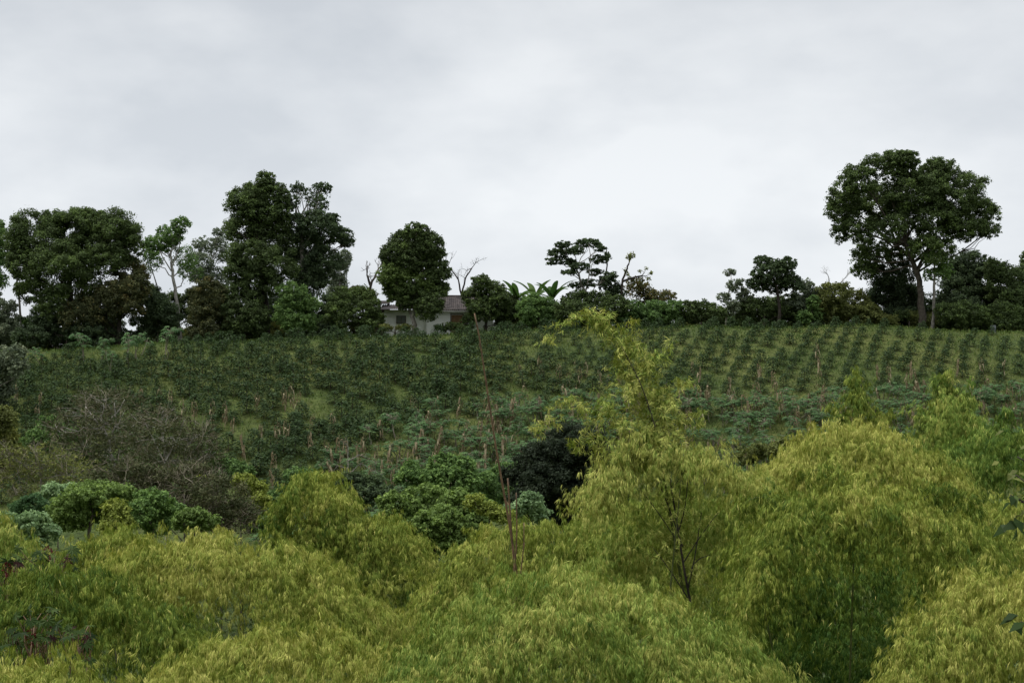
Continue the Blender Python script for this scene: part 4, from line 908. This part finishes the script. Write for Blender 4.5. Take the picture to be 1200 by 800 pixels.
cane('tallest bare reddish bamboo cane crossing the field up to the house', 55, [(605,668),(601,640),(593,590),(582,530),(573,470),(566,425),(562,395),(556,367)], 1.45)
cane('short thick brown cane close beside the tallest reddish cane', 54.6, [(603,668),(599,620),(595,560)], 1.7)
cane('thin dark cane just right of the thick brown one', 54.4, [(603,668),(606,630),(605,577)], 1.2)
cane('shortest thin reddish cane, outermost of the bare canes', 54.2, [(610,672),(614,640),(614,612)], 1.0)

# ------------------------------------------------------------------ large-leaved plants close by
def palmate(geo, r, c, fwd, nrm, size, tint):
    """a star-shaped lobed leaf"""
    fwd = unit(fwd - nrm * np.dot(fwd, nrm)); sd = np.cross(nrm, fwd); n = 9
    ring = []
    an = np.radians(np.linspace(-150, 150, n))
    for i, a in enumerate(an):
        ln = size * (.62 + .38 * math.cos(a * .55)) * r.uniform(.9, 1.05)
        d = math.cos(a) * fwd + math.sin(a) * sd
        ring.append(c + d * ln - nrm * ln * .22)
        if i < n - 1:
            am = (a + an[i + 1]) / 2; dm = math.cos(am) * fwd + math.sin(am) * sd; ring.append(c + dm * ln * .52 - nrm * ln * .02)
    V = np.array([c] + ring); geo.add(V, [(0, i, i + 1) for i in range(1, len(ring))], tint)
def castor(label, D, px, py, spread, n, seed, size=.34, spikes=()):
    r = seeded(seed, px, D); s = D / F; x = (px - 600) * s; base = np.array([x, D, hz(x, D)])
    t = thing('castor_plant', label, 'castor plant', base, 'large-leaved castor plants')
    top = W(px, py, D); st = Geo(); path = wobble(r, base, top, 8, .012); st.tube(path, [.05, .03, .02], 7); lf = Geo(); lf2 = Geo()
    for i in range(n):
        az = i * 2.4 + r.random(); f = r.uniform(.80, 1.0); p0 = base + (top - base) * f
        tgt = top + np.array([math.cos(az) * spread[0] * s * r.uniform(.3, 1), math.sin(az) * .8 * r.uniform(.2, 1) , r.uniform(-1, 1) * spread[1] * s])
        st.tube(wobble(r, p0, tgt, 5, .04, .2), [.014, .008], 5)
        nrm = unit(np.array([math.cos(az) * .5, -.35 + math.sin(az) * .4, .8]) + .25 * r.normal(size=3)); fwd = unit(np.array([math.cos(az), math.sin(az), -.4]))
        palmate(lf2 if i % 9 == 5 else lf, r, tgt, fwd, nrm, size * r.uniform(.7, 1.15), float(np.clip(.4 + .3 * r.normal(), 0, 1)))
    st.build('stem', BM['red'], t, smooth=True); lf.build('leaves', LM['castor'], t)
    if lf2.n: tag(lf2.build('leaves', LMRED, t), 'dark reddish young leaves')
    for (sx, sy) in spikes:
        p = W(sx, sy, D - .5); g_ = Geo(); k = 60; u = rand_dirs(r, k)
        C = p + u * np.array([.07, .07, .13]); g_.leaves(C, u, r.normal(size=(k, 3)), .06, .035, .1, r.random(k)); st2 = g_
        st2.tube(wobble(r, top - np.array([0, 0, .4]), p, 5, .03), [.012, .008], 5); tag(st2.build('seed_spike', LMSEED, t), 'crimson seed spike')
LMRED = leaf_mat('reddish young leaves', [(.035,.014,.012),(.06,.022,.018),(.10,.04,.028)], rough=.45, spec=.12, trans=.2, f=.5)
LMSEED = leaf_mat('crimson seed pods', [(.06,.010,.012),(.10,.015,.017),(.15,.028,.025)], trans=.1, f=1.0)
castor('dark large-leaved castor plant with red bits above the left bamboo slope', 47.5, 58, 656, (46,16), 22, 1, .25, [(56,648),(9,668)])
castor('castor plant with crimson spike at the left edge above the bamboo slope', 47, 6, 664, (24,16), 12, 2, .24, [(8,667)])
castor('dark castor plant in the gap between the left slope and the corner tuft', 41.5, 40, 735, (46,22), 26, 3, .24, [(36,746)])
castor('castor plant with purplish leaves in the dark hollow below the left slope', 41, 92, 755, (26,24), 20, 4, .23)
def edge_branch(label, D, x_tr, limbs, seed):
    r = seeded(seed, D); s = D / F; x = (x_tr - 600) * s; base = np.array([x, D, hz(x, D)])
    t = thing('large_leaved_tree', label, 'tree', base); tg, lf, l2 = Geo(), Geo(), Geo()
    top = W(x_tr + 8, 470, D); path = wobble(r, base, top, 10, .01); tg.tube(path, [.11, .08, .04], 8)
    for (pts, nleaf, size, kind) in limbs:
        P = smooth_line(np.array([W(p[0], p[1], D + r.normal() * .1) for p in pts])); tg.tube(P, [.022, .010], 6)
        e = P[-1]; d0 = unit(P[-1] - P[-3])
        for i in range(nleaf):
            q_ = e + r.normal(size=3) * .05 if kind == 0 else P[int(r.uniform(.3, 1) * (len(P) - 1))] + r.normal(size=3) * .12
            d = unit(np.array([r.normal() * .8, r.normal() * .6, -.55]) + d0 * .5); n_ = unit(np.array([r.normal() * .4, -.6, .7]))
            (lf if kind == 0 else l2).leaves(np.array([q_]), np.array([d]), np.array([n_]), size * r.uniform(.75, 1.15), size * .5, .25, float(r.random()))
    tg.build('trunk', BM['brown'], t, smooth=True); lf.build('leaves', LM['castor'], t)
    if l2.n: tag(l2.build('leaves', LM['olive'], t), 'small yellow-green young leaves')
edge_branch('tree with large dark drooping leaves reaching in at the right edge', 30, 1236,
    [([(1232,640),(1214,616),(1192,612)], 6, .34, 0), ([(1234,760),(1215,735),(1196,728)], 4, .30, 0), ([(1236,600),(1215,575),(1190,556)], 16, .17, 1), ([(1236,600),(1215,590),(1196,588)], 12, .16, 1), ([(1236,560),(1210,545),(1192,535)], 12, .16, 1), ([(1234,610),(1205,590),(1184,580)], 3, .26, 0)], 3)
